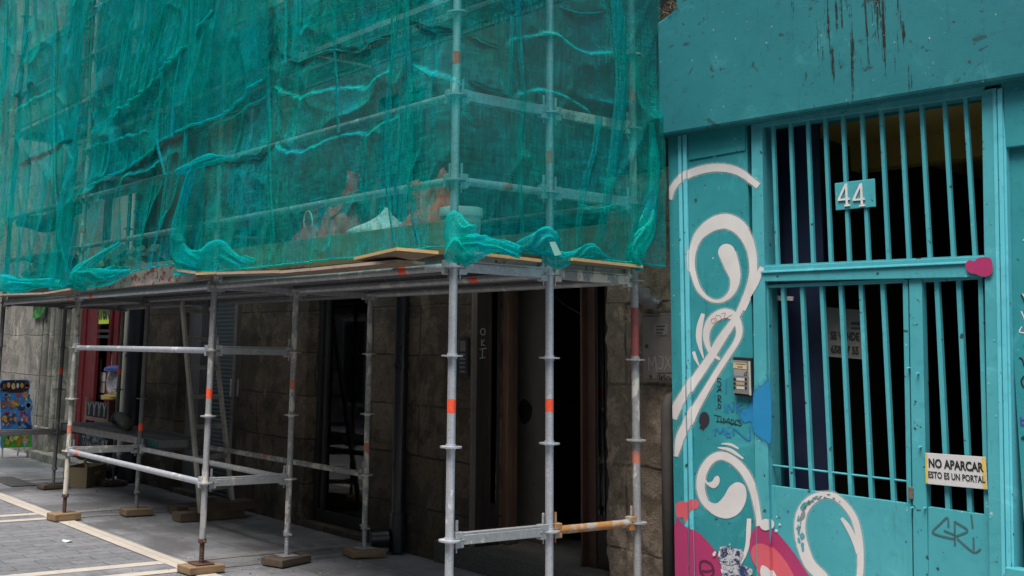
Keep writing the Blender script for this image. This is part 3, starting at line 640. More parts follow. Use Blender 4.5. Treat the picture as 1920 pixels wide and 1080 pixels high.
# stub of waste pipe and lower pipe beside the teal front
sp_ = empty('pipe_stub', PY(1222, 568, 1.8)); tag(sp_, 'broken grey pipe stub sticking out of stone above the meter cupboard', 'pipe')
obj('pipe', MB().path([PY(1207, 545, YW-.05), PY(1209, 560, YW-.06), PY(1216, 567, YW-.08), PY(1232, 567, YW-.10)], [.05,.05,.045,.042], 14), pm('grey_plastic_pipe', (.16,.155,.15), (.11,.105,.10), 8, .7, 0, .3, 40, (.42,.41,.40), 22, .6), sp_, smooth=True)
lp = empty('gas_pipe', PY(1257, 800, YW - .06)); tag(lp, 'thick grey vertical pipe between the stone pier and teal front, paint splashed', 'pipe')
xg = float(PY(1253, 900, YW - .08)[0]); ztp = PY(1257, 742, YW - .08)[2]
obj('pipe', MB().path([(xg, YW - .08, .0), (xg, YW - .08, ztp - .08), (xg + .01, YW - .06, ztp - .02), (xg + .03, YW + .01, ztp)], [.042,.042,.042,.04], 14), pm('splashed_grey_pipe', (.065,.06,.054), (.045,.041,.037), 8, .85, 0, .3, 40, (.06,.22,.24), 12, .68), lp, smooth=True)

# ---- meter cupboard
mc0, mc1 = PY(1204, 588, YW - .05), PY(1275, 718, YW - .05)
mc = empty('meter_cupboard', ((mc0[0]+mc1[0])/2, YW - .05, mc1[2])); tag(mc, 'flat grey metal meter cupboard with scratched letters on stone beside teal front', 'cupboard')
mx1 = min(mc1[0], .10)
pnl = pm('brown_grey_metal', (.19,.172,.155), (.13,.118,.105), 3, .6, .1, .15, 30, (.08,.07,.06), 10, .66)
obj('frame', MB().box(mc0[0], mx1, YW - .055, YW + .02, mc1[2], mc0[2]), pnl, mc, bevel=.004)
obj('door', MB().box(mc0[0] + .018, mx1 - .012, YW - .064, YW - .0555, mc1[2] + .022, mc0[2] - .02), pnl, mc, bevel=.003)
a = PY(1226, 607, YW - .066); c = PY(1252, 628, YW - .066)
pl = obj('plate', MB().box(a[0], c[0], YW - .068, YW - .0645, c[2], a[2]), pm('grey_plate', (.21,.20,.185), (.16,.15,.14), 20, .6, 0, .2, 60), mc)
q = MB()
for k in range(3): q.box(a[0]+.02, c[0]-.02-.012*k, YW-.0695, YW-.0682, a[2]-.022-.022*k, a[2]-.012-.022*k)
obj('print', q, pm('dark_print', (.05,.048,.045)), pl)
q = MB(); t3 = on_y(YW - .0655)
for s in ([(1217,695),(1216,670),(1222,685),(1228,668),(1231,695)], [(1236,668),(1243,672),(1241,690),(1234,690)], [(1246,692),(1258,668)], [(1248,668),(1257,690)]): stroke_on(q, s, 1.4, t3, 5)
obj('writing', q, pm('scratched_white', (.36,.35,.33)), mc)
q = MB()
for s in ([(1232,707),(1237,702),(1236,712),(1241,705),(1240,712),(1246,703),(1247,712),(1252,706),(1258,710)], [(1233,700),(1262,699)]): stroke_on(q, s, 1.6, t3, 5)
q.tube(PY(1220,706,YW-.07), PY(1220,706,YW-.064), .012, 10); q.tube(PY(1213,649,YW-.07), PY(1213,649,YW-.064), .012, 10)
obj('writing', q, pm('black_marker', (.02,.02,.02)), mc)

# ---- pale stone house further left
nb = empty('pale_stone_house', (-14.5, 2.2, 0)); tag(nb, 'pale weathered stone house with carved door moulding at the far left', 'building')
obj('wall', MB().rough(-22, wx(74), YW, 2.4, 0, 9.5, .12, .010, 4, 31), M['stone_pale'], nb, smooth='auto', recalc=True)
mo = MB(); xa, xb = wx(76), wx(107)
for k, wd in enumerate((1.0, .45, .8, .4, .9, .45)):
    x = xa + (xb - xa) * (k + .5) / 6; mo.tube((x, YW + .045 + .045*(k % 2), .45), (x, YW + .045 + .045*(k % 2), 3.6), (xb - xa) / 12 * wd, 14)
mo.rough(xa, xb, YW + .06, 2.4, 0.0, 3.6, .15, .006, 5, 33)
obj('door_moulding', mo, M['stone_pale'], nb, smooth='auto')
obj('moulding_foot', MB().rough(xa - .02, xb + .02, YW - .07, YW + .1, 0, .45, .06, .02, 5, 35), M['stone_pale'], nb, smooth='auto', recalc=True)
obj('wall', MB().rough(xb + .002, -11.61, YW + .16, 2.4, 0, 9.5, .12, .008, 5, 37), M['stone_pale'], nb, smooth='auto', recalc=True)
# green street plate with white mark
a = PY(65, 572, YW - .03); c = PY(86, 596, YW - .03)
gs = tag(obj('green_sign', MB().box(a[0], c[0], YW - .05, YW - .02, c[2], a[2] + .2), pm('green_black_sign', (.02,.30,.03), (.012,.014,.012), 6, .5, 0, 0, 1, (.012,.014,.012), 7, .48)), 'small green and black patterned sign on pale stone just under the deck', 'sign')

# ---- upper windows and balcony behind the nets
wfr = pm('upper_frame_dark', (.03,.032,.03), (.022,.024,.022), 5, .6)
for x0, x1, z0, z1 in ((-6.6,-5.5,3.0,5.2), (-3.6,-2.7,3.0,4.1)):
    w_ = MB(); y = YW - .02
    for a_, b_, c_, d_ in ((x0,x0+.08,z0,z1),(x1-.08,x1,z0,z1),(x0+.081,x1-.081,z0,z0+.08),(x0+.081,x1-.081,z1-.08,z1),((x0+x1)/2-.04,(x0+x1)/2+.04,z0+.081,z1-.081)): w_.box(a_,b_,y-.03,y+.05,c_,d_)
    f_ = obj('window', w_, wfr, bld); obj('pane', MB().box(x0+.081,x1-.081,y+.012,y+.02,z0+.081,z1-.081), pm('dark_pane', (.012,.016,.018), (.01,.012,.014), 3, .6, 0, 0, spec=.1), f_)
zb = 5.06
obj('balcony_door_dark', MB().box(-12.5, -9.9, YW - .03, YW - .012, zb + .01, 7.6), pm('dark_pane', (.012,.016,.018), (.01,.012,.014), 3, .6, 0, 0, spec=.1), bld)  # dark sheet: the gloom of an open balcony door put into its colour
bal = obj('balcony', MB().box(-12.7, -9.7, YW - .62, YW - .031, zb - .16, zb), pm('balcony_slab', (.22,.21,.19), (.16,.15,.14), 4, .8), bld)
rl_ = MB(); rl_.box(-12.7, -9.7, YW - .62, YW - .56, zb + 1.14, zb + 1.2); rl_.box(-12.7, -9.7, YW - .62, YW - .56, zb + .06, zb + .10)
obj('railing', rl_, wfr, bal)
bb = MB()
for k in range(24):
    x = -12.64 + k * .126; bb.lathe((x, YW - .59, zb + .1), [(.018,0),(.018,.15),(.034,.2),(.018,.3),(.018,.7),(.032,.77),(.018,.85),(.018,1.04)], 8)
obj('balusters', bb, wfr, bal, smooth='auto')

# ---- houses over the street (behind the viewer, they shade it and show in the glass)
op = empty('opposite_building', (-5, -9, 0)); tag(op, 'plain brown stone house row across the street from the scaffold', 'building')
obj('wall', MB().box(-45, 22, -9.5, -8.6, 0, 10.5), stone_mat('opposite_stone', (.20,.17,.14), (.23,.20,.16), (.15,.13,.11), (.11,.1,.09)), op)
oo = MB(); oq = MB()
for k in range(26):
    x = -43 + 2.45 * k
    for z0, z1 in ((.3,2.6),(3.6,5.6),(6.8,8.8)):
        oo.box(x, x + 1.2, -8.61, -8.54, z0, z1); oq.box(x + .1, x + 1.1, -8.545, -8.53, z0 + .1, z1 - .1)
of = obj('window_frames', oo, pm('pale_frames', (.42,.40,.37)), op); obj('panes', oq, pm('dark_pane', (.012,.016,.018)), of)
# ---------------------------------------------------------------- teal front
tb = empty('teal_building', TP(.9, 0, -.3)); tag(tb, 'turquoise painted house front number 44 with barred doorway and swirling white graffiti', 'building')
U = lambda x, y=700, off=0.: TU(x, y, off)[0]
ua, ub1, ub2, ub3, ub4 = U(1262), U(1281), U(1288), U(1291), U(1298)
uj0, uj1 = U(1413), U(1444)                                  # jamb of the door
ZL = 3.145
wl = MB(); wl.tbox(ua, ub1, 0, ZL + .02, -.35, .012)
wl.tbox(ub1 + .0005, ub4, 0, ZL + .015, -.34, .0)
wl.tbox(ub4 + .0005, uj0 - .0005, 0, ZL + .014, -.345, .002)
obj('wall', wl, M['teal'], tb)
bd = MB(); bd.tbox(ub1 + .002, ub2, 0, ZL, .0005, .02); bd.tbox(ub3, ub4, 0, ZL - .001, .0025, .022)
obj('edge_trim', bd, M['teal_bead_lit'], tb, bevel=.004)
# recess line of the panel head
zl_ = TU(1355, 287)[1]
obj('panel_head', MB().tquad([(ub4 + .01, TU(1298, 300)[1]), (uj0 - .01, TU(1413, 280)[1]), (uj0 - .01, ZL), (ub4 + .01, ZL)], .0025, .011), M['teal'], tb, bevel=.002)
# lintel
zt0 = TU(1236, 40, .1)[1]; zb0 = TU(1232, 256, .1)[1]
lint = MB(); LP = [(ua - .012, zb0), (3.6, zb0), (3.6, zt0 + .9), (ua + .30, zt0 + .9), (ua + .135, zt0 + .06), (ua + .04, zt0 + .012), (ua - .012, zt0)]
n_ = len(LP); lint.add([TP(u, z, .10) for u, z in LP] + [TP(u, z, -.35) for u, z in LP], [tuple(range(n_)), tuple(range(n_, 2*n_))[::-1]] + [(i, n_ + i, n_ + (i+1) % n_, (i+1) % n_) for i in range(n_)])
lo = obj('lintel', lint, M['teal_lintel'], tb, bevel=.018)
obj('upper_wall', MB().tbox(ua - .02, 3.6, zt0 - .3, 9.5, -.8, -.352), pm('upper_brown_wall', (.075,.06,.05), (.05,.042,.036), 3, .9, 0, .5, 20), tb)
dbr = MB()
rr = random.Random(3)
for k in range(60):
    u = ua + rr.random() * .14; p = TP(u, zt0 + max(0, (u - ua - .04))*.5, rr.uniform(.005, .085)); s = rr.uniform(.008, .022)
    dbr.add([p + np.array([rr.uniform(-s,s), rr.uniform(-s,s), rr.uniform(0, 1.6*s)]) for _ in range(4)], [(0,1,2),(0,3,1),(0,2,3),(1,3,2)])
for k in range(70):
    u = ua + .03 + rr.random() * .11; p = TP(u, zt0 + max(0, (u - ua - .04))*.5, rr.uniform(.02, .09)); dbr.path([p, p + np.array([rr.uniform(-.03,.03), -.01, rr.uniform(.02,.07)]), p + np.array([rr.uniform(-.08,.08), -.03, rr.uniform(.0,.09)])], .0018, 4)
kind(tag(obj('debris_tuft', dbr, pm('dry_debris', (.16,.12,.08), (.09,.07,.05), 20, .9)), 'dry brown grass and rubble lying on top edge of teal concrete lintel', 'debris'), 'stuff')
# right hand pilaster and door surround
R0 = .004
sur = MB()
uR = U(1848, 700); uR1 = U(1868, 700); uR2 = U(1893, 700)
rp_ = MB(); rp_.tbox(U(1899), 3.6, 0, ZL + .01, -.35, -.02); obj('wall', rp_, M['teal'], tb)
ub = MB(); ub.tbox(U(1885, 250), 3.6, TU(1900, 277)[1], ZL - .004, -.019, .02); obj('wall_panel', ub, M['teal'], tb, bevel=.006)
lg = MB(); lg.tbox(U(1893, 1060), 3.6, TU(1900, 1062)[1] - .06, TU(1900, 1062)[1], -.0195, .06); obj('ledge', lg, M['teal_metal'], tb, bevel=.006)
# door surround: jambs that lean as they do in the old frame
def quad_px(a, b, c, d, off): return [TU(*p, off) for p in (a, b, c, d)]       # bl, br, tr, tl
def bar_px(mb, a, b, c, d, o0, o1, off=None): mb.tquad(quad_px(a, b, c, d, o1 if off is None else off), o0, o1); return mb
JF = .014
jm = MB()
bar_px(jm, (1420,1260), (1448,1260), (1428,232), (1408,232), -.12, JF)         # left jamb
bar_px(jm, (1858,1260), (1884,1260), (1866,164), (1840,170), -.12, JF)          # right jamb
bar_px(jm, (1424,498+30), (1858,521-2), (1855,480), (1424,500), -.10, JF - .001)  # transom, lower and upper rails
bar_px(jm, (1427,238), (1842,178), (1846,160), (1410,226), -.10, JF - .002)     # head
obj('door_surround', jm, M['teal_metal'], tb, bevel=.003)
tr_ = MB(); bar_px(tr_, (1426,512), (1856,492), (1856,488), (1426,508), JF + .0005, JF + .011); obj('transom_trim', tr_, M['teal_bead_lit'], tb, bevel=.002)
bb_ = MB()
for k, (x0, x1, o) in enumerate(((1868,1876,.02),(1877,1886,.028),(1887,1892,.02))):
    bar_px(bb_, (x0+13,1260), (x1+13,1260), (x1-8,164), (x0-8,166), -.1, o)
obj('edge_trim', bb_, M['teal_bead_lit'], tb, bevel=.004)
# overlight grille
gr = obj('overlight_grille', bar_px(MB(), (1428,505), (1848,486), (1847,478), (1428,497), -.03, .004), M['teal_metal'], tb)
top = [(1427,240),(1837,178)]; bot = [(1428,498),(1847,477)]
for xt in (1452,1485,1518,1551,1585,1621,1658,1696,1735,1779,1819):
    f = (xt - 1430) / (1838 - 1430); yt = 240 + (178-240)*f - 4; yb = 498 + (477-498)*f + 3
    dx_ = .010 * (xt - 1030) / 400 * 8
    lean = (xt - 1000) / 13300
    xa = xt + lean * (yt - 350); xb = xt + lean * (yb - 350) ; w = 3.9 + (xt-1452)*.0022
    u0, z1 = TU(xa, yt, -.006); u1, z0 = TU(xb, yb, -.006); hw = .0105
    obj('bar', MB().tquad([(u1-hw, z0), (u1+hw, z0), (u0+hw, z1), (u0-hw, z1)], -.03, -.006), M['teal_metal'], gr, bevel=.002)
# number plate
n0, n1 = TU(1563, 340, .02), TU(1639, 388, .02)
npl = empty('house_number', TP((n0[0]+n1[0])/2, n1[1], .02)); tag(npl, 'teal plaque with raised white numerals 44 fixed to overlight bars', 'sign')
obj('plaque', MB().tquad([TU(1564,394,.02), TU(1639,387,.02), TU(1637,334,.02), TU(1562,343,.02)], -.005, .004), M['teal_metal'], npl, bevel=.003)
rt = TU_; upv = np.array([0,0,1.])
def four(u, z):
    q = MB(); H_ = .066
    def slab(pts, o):
        n = len(pts); q.add([TP(u + x, z + y, .012) for x, y in pts] + [TP(u + x, z + y, .0045 - o) for x, y in pts], [tuple(range(n)), tuple(range(n, 2*n))[::-1]] + [(i, n + i, n + (i+1) % n, (i+1) % n) for i in range(n)])
    slab([(.010,H_),(.022,H_),(.022,-H_+.010),(.010,-H_+.010)], 0)
    slab([(.0,-H_+.0095),(.034,-H_+.0095),(.034,-H_),(.0,-H_)], 0)
    slab([(-.038,-.030),(-.038,-.019),(.0095,H_),(.0095,H_-.026),(-.024,-.0195),(.0095,-.0195),(.0095,-.030)], 0)
    slab([(.0225,-.0195),(.034,-.0195),(.034,-.030),(.0225,-.030)], 0)
    return q
for x in (1583, 1611):
    u, z = TU(x, 366, .006); obj('numeral', four(u, z), pm('white_numerals', (.62,.61,.60), (.5,.49,.48), 12, .5), npl)
# door leaves
def leaf(name, tl, tr, bl, br, barsx, barlean, midrail_y, oF=-.010):
    # frame polygon corners in pixels: outer tl,tr at the head, bl,br at the bottom of the grille
    e = None
    return e
lf = MB(); OL = -.012
bar_px(lf, (1436,1260), (1452,1260), (1440,536), (1427,537), -.06, OL)           # hanging stile
bar_px(lf, (1706,1260), (1714,1260), (1702,524), (1692,524), -.06, OL - .001)     # lock stile
bar_px(lf, (1432,540), (1697,530), (1696,522), (1432,534), -.055, OL - .002)      # top rail
dl = obj('door_leaf', lf, M['teal_metal'], tb, bevel=.003)
pnl_ = MB(); bar_px(pnl_, (1450,1260), (1708,1260), (1706,944.5), (1444,910), -.05, OL - .003); obj('panel', pnl_, M['teal_metal'], dl, bevel=.002)
for x7 in (1472,1508,1545,1581,1619,1660):
    f = (x7 - 1444) / 258.; lean = .046 + .006*f
    yt = 538 - 8*f; yb = 912 + 33*f
    (u0, z1), (u1, z0) = TU(x7 + lean*(yt-700), yt, OL), TU(x7 + lean*(yb-700), yb, OL); hw = .0115
    obj('bar', MB().tquad([(u1-hw, z0-.01), (u1+hw, z0-.01), (u0+hw, z1+.01), (u0-hw, z1+.01)], -.052, OL - .012), M['teal_metal'], dl, bevel=.002)
cb_ = MB(); cb_.tube(TP(*TU(1444, 872, -.03), -.034), TP(*TU(1704, 903, -.03), -.034), .006, 10); obj('cross_rod', cb_, M['teal_metal'], dl, smooth='auto')
obj('lock', MB().tquad([TU(1703,934,0), TU(1712,936,0), TU(1712,914,0), TU(1703,912,0)], OL, .004), pm('worn_brass_lock', (.25,.20,.17), (.14,.10,.08), 30, .5, .5), dl, bevel=.002)
rf = MB()
bar_px(rf, (1716,1260), (1744,1260), (1728,522), (1704,523), -.06, OL + .006)     # meeting stile
bar_px(rf, (1853,1260), (1862,1260), (1842,517), (1833,517), -.06, OL - .001)
bar_px(rf, (1729,529), (1838,523), (1838,516), (1729,521), -.055, OL - .002)
dr = obj('door_leaf', rf, M['teal_metal'], tb, bevel=.003)
pn2 = MB(); bar_px(pn2, (1742,1260), (1856,1260), (1853,966), (1740,950), -.05, OL - .003); obj('panel', pn2, M['teal_metal'], dr, bevel=.002)
for x7 in (1762, 1803):
    f = (x7 - 1737) / 110.; lean = .050
    yt = 527 - 4*f; yb = 951 + 14*f
    (u0, z1), (u1, z0) = TU(x7 + lean*(yt-700), yt, OL), TU(x7 + lean*(yb-700), yb, OL); hw = .0125
    obj('bar', MB().tquad([(u1-hw, z0-.01), (u1+hw, z0-.01), (u0+hw, z1+.01), (u0-hw, z1+.01)], -.052, OL - .012), M['teal_metal'], dr, bevel=.002)
for x, y in ((1700,690),(1718,700),(1722,838),(1731,953),(1856,970),(1863,638),(1867,780),(1876,965),(1707,952)):
    u, z = TU(x, y, .02); obj('screw', MB().tube(TP(u, z, -.02), TP(u, z, .016), .005, 8), M['teal_bead_lit'], dr)
# sign on the right leaf
sA, sB, sC, sD = TU(1735,907,.01), TU(1851,918,.01), TU(1847,857,.01), TU(1734,849,.01)
sgn = empty('no_parking_sign', TP((sA[0]+sB[0])/2, sA[1], .01)); tag(sgn, 'white sign reading NO APARCAR ESTO ES UN PORTAL on the right door leaf', 'sign')
obj('plate', MB().tquad([sA, sB, sC, sD], .0, .006), pm('off_white_sign', (.50,.50,.50), (.44,.44,.44), 5, .5, 0, .05, 30), sgn, bevel=.001)
def on_t(off): return lambda x, y: TP(*TU(x, y, off), off)
t3 = on_t(.0075)
for q4 in (((1735.5,906),(1739.5,906.5),(1738,850.5),(1735,850)), ((1843.5,916.5),(1850,917.5),(1846.5,858),(1841,857.5))): obj('yellow_band', MB().add([t3(*p) for p in q4], [(0,1,2,3)]), pm('yellow_print', (.62,.42,.06)), sgn)
c1 = np.array(TP(*TU(1791, 873, .008), .008)); c2_ = np.array(TP(*TU(1792.5, 895, .008), .008))
q = MB(); dirv = (TP(*TU(1842,880,.008),.008) - TP(*TU(1740,871,.008),.008)); L_ = np.linalg.norm(dirv); dirv /= L_
put_text(q, 'NO APARCAR', .062, c1, dirv, upv, bold=.0022, sx=.72); put_text(q, 'ESTO ES UN PORTAL', .046, c2_, dirv, upv, bold=.0012, sx=.68)
obj('lettering', q, pm('black_ink', (.01,.012,.01)), sgn)
# hallway behind the bars
hl = MB()
def thex(u0,u1,z0,z1,o0,o1): hl.tbox(u0,u1,z0,z1,o0,o1)
och = pm('ochre_plaster', (.55,.41,.12), (.44,.32,.09), 2, .9, 0, .2, 20, (.15,.12,.05), 6, .68)
thex(.4, 3.0, 3.20, 3.3, -4.2, -.36); hallc = obj('hall_ceiling', hl, och, tb)
hl = MB(); thex(.4, 3.0, 2.35, 3.199, -4.4, -4.2); thex(2.62, 2.7, .02, 3.199, -4.199, -.36); thex(.4, 3.0, 3.02, 3.199, -1.6, -1.45); obj('hall_wall', hl, och, tb)
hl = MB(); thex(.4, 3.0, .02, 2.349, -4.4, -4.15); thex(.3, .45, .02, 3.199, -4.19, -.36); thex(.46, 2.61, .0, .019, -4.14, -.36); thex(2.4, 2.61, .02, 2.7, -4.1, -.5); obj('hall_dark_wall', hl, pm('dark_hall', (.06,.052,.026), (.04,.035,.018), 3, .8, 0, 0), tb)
nv = MB(); nv.tbox(.6, U(1552, 700, -.25), .02, 3.12, -.27, -.25); obj('navy_screen', nv, pm('navy_board', (.009,.015,.045), (.006,.009,.026), 3, .45, 0, .1, 10), tb)
tp_ = MB(); tp_.tquad([TU(1443,563,-.24), TU(1486,564,-.24), TU(1487,556,-.24), TU(1443,553,-.24)], -.249, -.244); obj('tape_strip', tp_, pm('pale_tape', (.45,.45,.45), (.3,.3,.3), 30, .7), tb)
# for sale notice
oS = -.16
fs = empty('for_sale_sign', TP(*TU(1580, 670, oS), oS)); tag(fs, 'white SE VENDE notice with phone number hanging behind the door bars', 'sign')
obj('sheet', MB().tquad([TU(1545,668,oS), TU(1622,674,oS), TU(1620,582,oS), TU(1544,575,oS)], oS - .004, oS), pm('dim_white_paper', (.10,.10,.095), (.085,.085,.08), 4, .7), fs)
q = MB(); dv = TP(*TU(1620,640,oS),oS) - TP(*TU(1545,636,oS),oS); dv /= np.linalg.norm(dv)
put_text(q, 'SE VENDE', .062, TP(*TU(1584,631,oS), oS + .002), dv, upv, bold=.003, sx=.66)
obj('lettering', q, pm('black_ink', (.01,.012,.01)), fs); q = MB()
put_text(q, '658 07 55', .060, TP(*TU(1584,657,oS), oS + .002), dv, upv, bold=.003, sx=.72)
put_text(q, 'eve', .036, TP(*TU(1604,606,oS), oS + .002), dv, upv, bold=.001); put_text(q, 'nueva', .022, TP(*TU(1604,615,oS), oS + .002), dv, upv, bold=.001)
obj('lettering', q, pm('black_ink', (.01,.012,.01)), fs)
# door entry phone on the wall panel
oP = .03
ip = empty('intercom_panel', TP(*TU(1392, 745, oP), oP)); tag(ip, 'grey intercom with black ends and three name slots on teal wall', 'intercom')
obj('housing', MB().tquad([TU(1377,742,oP), TU(1410,745,oP), TU(1408,671,oP), TU(1374,669,oP)], .003, oP), pm('black_plastic', (.014,.014,.015), (.02,.02,.021), 8, .35), ip, bevel=.004)
obj('face_plate', MB().tquad([TU(1376.5,737,oP), TU(1405,740,oP), TU(1403,677,oP), TU(1374.5,675,oP)], oP + .0005, oP + .005), pm('brushed_grey', (.30,.30,.29), (.22,.22,.215), 12, .4, .5), ip, bevel=.002)
obj('side_strip', MB().tquad([TU(1405.5,741,oP), TU(1409,741.3,oP), TU(1407,677.5,oP), TU(1403.6,677,oP)], oP + .0005, oP + .004), pm('pale_strip', (.42,.42,.36), (.34,.34,.3), 9, .5), ip)
cr = MB(); cr.tquad([TU(1376,690,oP), TU(1401,692.5,oP), TU(1400.5,681,oP), TU(1376,679,oP)], oP + .0052, oP + .0062); obj('name_card', cr, pm('cream_card', (.48,.38,.22), (.42,.33,.2), 5, .7), ip)
for y in (711, 719, 727):
    s_ = MB(); s_.tquad([TU(1382,y+2,oP), TU(1397,y+3.2,oP), TU(1397,y-1.6,oP), TU(1382,y-2.8,oP)], oP + .0052, oP + .0064); obj('name_slot', s_, pm('slot_%d' % y, (.5,.49,.46) if y != 719 else (.36,.28,.16), None, 9, .6), ip)
    for x in (1378.5, 1399.5):
        s_ = MB(); s_.tquad([TU(x-1.8,y+2,oP), TU(x+1.8,y+2.2,oP), TU(x+1.8,y-2.2,oP), TU(x-1.8,y-2.4,oP)], oP + .0052, oP + .008); obj('button', s_, pm('black_plastic', (.014,.014,.015)), ip)
gp_ = MB(); gp_.tquad([TU(1377,704,oP), TU(1401,706,oP), TU(1400.7,694,oP), TU(1377,692,oP)], oP + .0052, oP + .0058); obj('speaker_grille', gp_, pm('grille_grey', (.24,.24,.24), (.2,.2,.2), 60, .6), ip)
q = MB(); t3 = on_t(oP + .0068)
put_text(q, 'N 44', .016, TP(*TU(1389,688,oP), oP + .0068), rt, upv, bold=.0006); obj('lettering', q, pm('black_ink', (.01,.012,.01)), ip); q = MB(); q.add([t3(1379,682.5), t3(1398,684), t3(1398,682.8), t3(1379,681.3)], [(0,1,2,3)]); obj('lettering', q, pm('black_ink', (.01,.012,.01)), ip); q = MB()
stroke_on(q, [(1395,703),(1399,697),(1400,704),(1395,703)], 1.2, t3, 3); obj('lettering', q, pm('black_ink', (.01,.012,.01)), ip)

# ---------------------------------------------------------------- graffiti: thin coats of paint lying on the relief of the front
STEPS = [(-9, ub1, .012), (ub1, ub1+.002, .0), (ub1 + .002, ub2, .02), (ub2, ub3, .0), (ub3, ub4, .022), (ub4, uj0, .002), (uj0, 9, None)]
def hgt(u, z):
    for a, b, o in STEPS[:-1]:
        if u < b: return o
    # door surround, then the leaf
    if z > DOORZ: return JF
    return JF if u < DOORU(z) else OL - .003
DOORZ = TU(1440, 905)[1]
_l0, _l1 = TU(1440, 536, 0), TU(1452, 1260, 0)
def DOORU(z): return TU(1443, 900, 0)[0] - .002
CUTS = [ub1, ub1+.002, ub2, ub3, ub4, uj0, DOORU(0)]
LIFT = [0.0015]
def paint(polys, name, mat, lift, flat=None):
    """polys: list of closed outlines in pixels; each becomes a coat of paint hugging the relief"""
    out = MB()
    for P in polys:
        bm = bmesh.new()
        vs = [bm.verts.new((*TU(x, y, .006), 0)) for x, y in P]
        try: f = bm.faces.new(vs)
        except ValueError: bm.free(); continue
        bmesh.ops.triangulate(bm, faces=bm.faces[:])
        bmesh.ops.bisect_plane(bm, geom=bm.verts[:] + bm.edges[:] + bm.faces[:], plane_co=(ua + .0008, 0, 0), plane_no=(1, 0, 0), clear_inner=True)
        if not bm.faces: bm.free(); continue
        if flat is None:
            for c in CUTS:
                for e in (-.0006, .0006):
                    bmesh.ops.bisect_plane(bm, geom=bm.verts[:] + bm.edges[:] + bm.faces[:], plane_co=(c + e, 0, 0), plane_no=(1, 0, 0))
        bm.verts.index_update()
        V = [TP(v.co.x, v.co.y, (hgt(v.co.x, v.co.y) if flat is None else flat) + lift) for v in bm.verts]
        F = [tuple(v.index for v in (f.verts if f.normal.z > 0 else reversed(f.verts))) for f in bm.faces]
        out.add(V, F); bm.free()
    return obj(name, out, mat, tb)
def brush(pts, wid, k=6):
    A, B, C, d = stroke_poly(pts, wid, k); out = list(map(tuple, A))
    for e, side in ((-1, 1),):
        r = C[e, 2] / 2; a0 = math.atan2(d[e, 1], d[e, 0]); out += [tuple(C[e, :2] + r*np.array([math.cos(a0+t), math.sin(a0+t)])) for t in np.linspace(math.pi/2, -math.pi/2, 7)[1:-1]]
    out += list(map(tuple, B[::-1]))
    r = C[0, 2] / 2; a0 = math.atan2(-d[0, 1], -d[0, 0]); out += [tuple(C[0, :2] + r*np.array([math.cos(a0+t), math.sin(a0+t)])) for t in np.linspace(math.pi/2, -math.pi/2, 7)[1:-1]]
    return out
def segs(pts, wid, n=10):
    """long strokes cut in short overlapping-free pieces so that the outline never crosses itself"""
    A, B, C, d = stroke_poly(pts, wid, 6); out = []
    for i in range(0, len(C) - 1):
        out.append([tuple(A[i]), tuple(B[i]), tuple(B[i+1]), tuple(A[i+1])])
    return out
def cap(c, r): return [(c[0] + r*math.cos(a), c[1] + r*math.sin(a)) for a in np.linspace(0, 2*math.pi, 18)[:-1]]
gw = pm('white_spray_paint', (.60,.58,.57), (.50,.485,.48), 3, .5, 0, .08, 60, (.16,.34,.36), 34, .685)
def halo_mat(name, c, a):
    t = NT(name); n = t.noise(320, 2, .5); al = t.math('MULTIPLY', t.math('GREATER_THAN', n, .5), a); t.bsdf(c, .6, 0, None, al); MATS[name] = t.m; return t.m
def wider(pts, w, e=6): return segs(pts, [q + e for q in w])
def C7(x, y): return (1230 + x/3.6, 780 + y/3.6)
def C6(x, y): return (1230 + x/3.6, 480 + y/3.6)
W1 = segs([(1256,374),(1263,352),(1285,330),(1315,318),(1350,314),(1385,322),(1424,349)], [11,12,14,15,15,14,11])
W1h = wider([(1256,374),(1263,352),(1285,330),(1315,318),(1350,314),(1385,322),(1424,349)], [11,12,14,15,15,14,11])
W2 = segs([(1364,476),(1373,502),(1378,523),(1373,545),(1361,559),(1344,565),(1326,559),(1310,542),(1301,518),(1297,496),(1299,469),(1308,445),(1323,429),(1342,418),(1363,415),(1384,425),(1400,445),(1410,472),(1413,502),(1411,523),(1404,545),(1393,569),(1382,591),(1370,610),(1350,639),(1331,671),(1307,706),(1285,739),(1271,763),(1263,785)],
           [32,27,19,13,9,6,7,9,10,11,13,17,22,26,28,27,23,19,17,17,15,12,11,13,16,15,16,17,18,14])
W2h = wider([(1364,476),(1373,502),(1378,523),(1373,545),(1361,559),(1344,565),(1326,559),(1310,542),(1301,518),(1297,496),(1299,469),(1308,445),(1323,429),(1342,418),(1363,415),(1384,425),(1400,445),(1410,472),(1413,502),(1411,523),(1404,545),(1393,569),(1382,591),(1370,610),(1350,639),(1331,671),(1307,706),(1285,739),(1271,763),(1263,785)], [32,27,19,13,9,6,7,9,10,11,13,17,22,26,28,27,23,19,17,17,15,12,11,13,16,15,16,17,18,14])
W3 = segs([(1431,501),(1418,530),(1404,556),(1394,582)], [9,13,11,7])
W4 = segs([(1350,674),(1342,669),(1331,658),(1324,636),(1326,617),(1336,599),(1355,588),(1373,591),(1383,605),(1386,623),(1380,642),(1366,664),(1347,693),(1326,728),(1304,766),(1291,793),(1277,822),(1269,856)], [3,6,8,11,14,17,18,17,14,12,11,11,11,12,15,17,17,6])
W4h = wider([(1350,674),(1342,669),(1331,658),(1324,636),(1326,617),(1336,599),(1355,588),(1373,591),(1383,605),(1386,623),(1380,642),(1366,664),(1347,693),(1326,728),(1304,766),(1291,793),(1277,822),(1269,856)], [3,6,8,11,14,17,18,17,14,12,11,11,11,12,15,17,17,6])
W5a = segs([(1318,588),(1312,610),(1310,632),(1313,652),(1319,672)], [7,11,11,7,2])
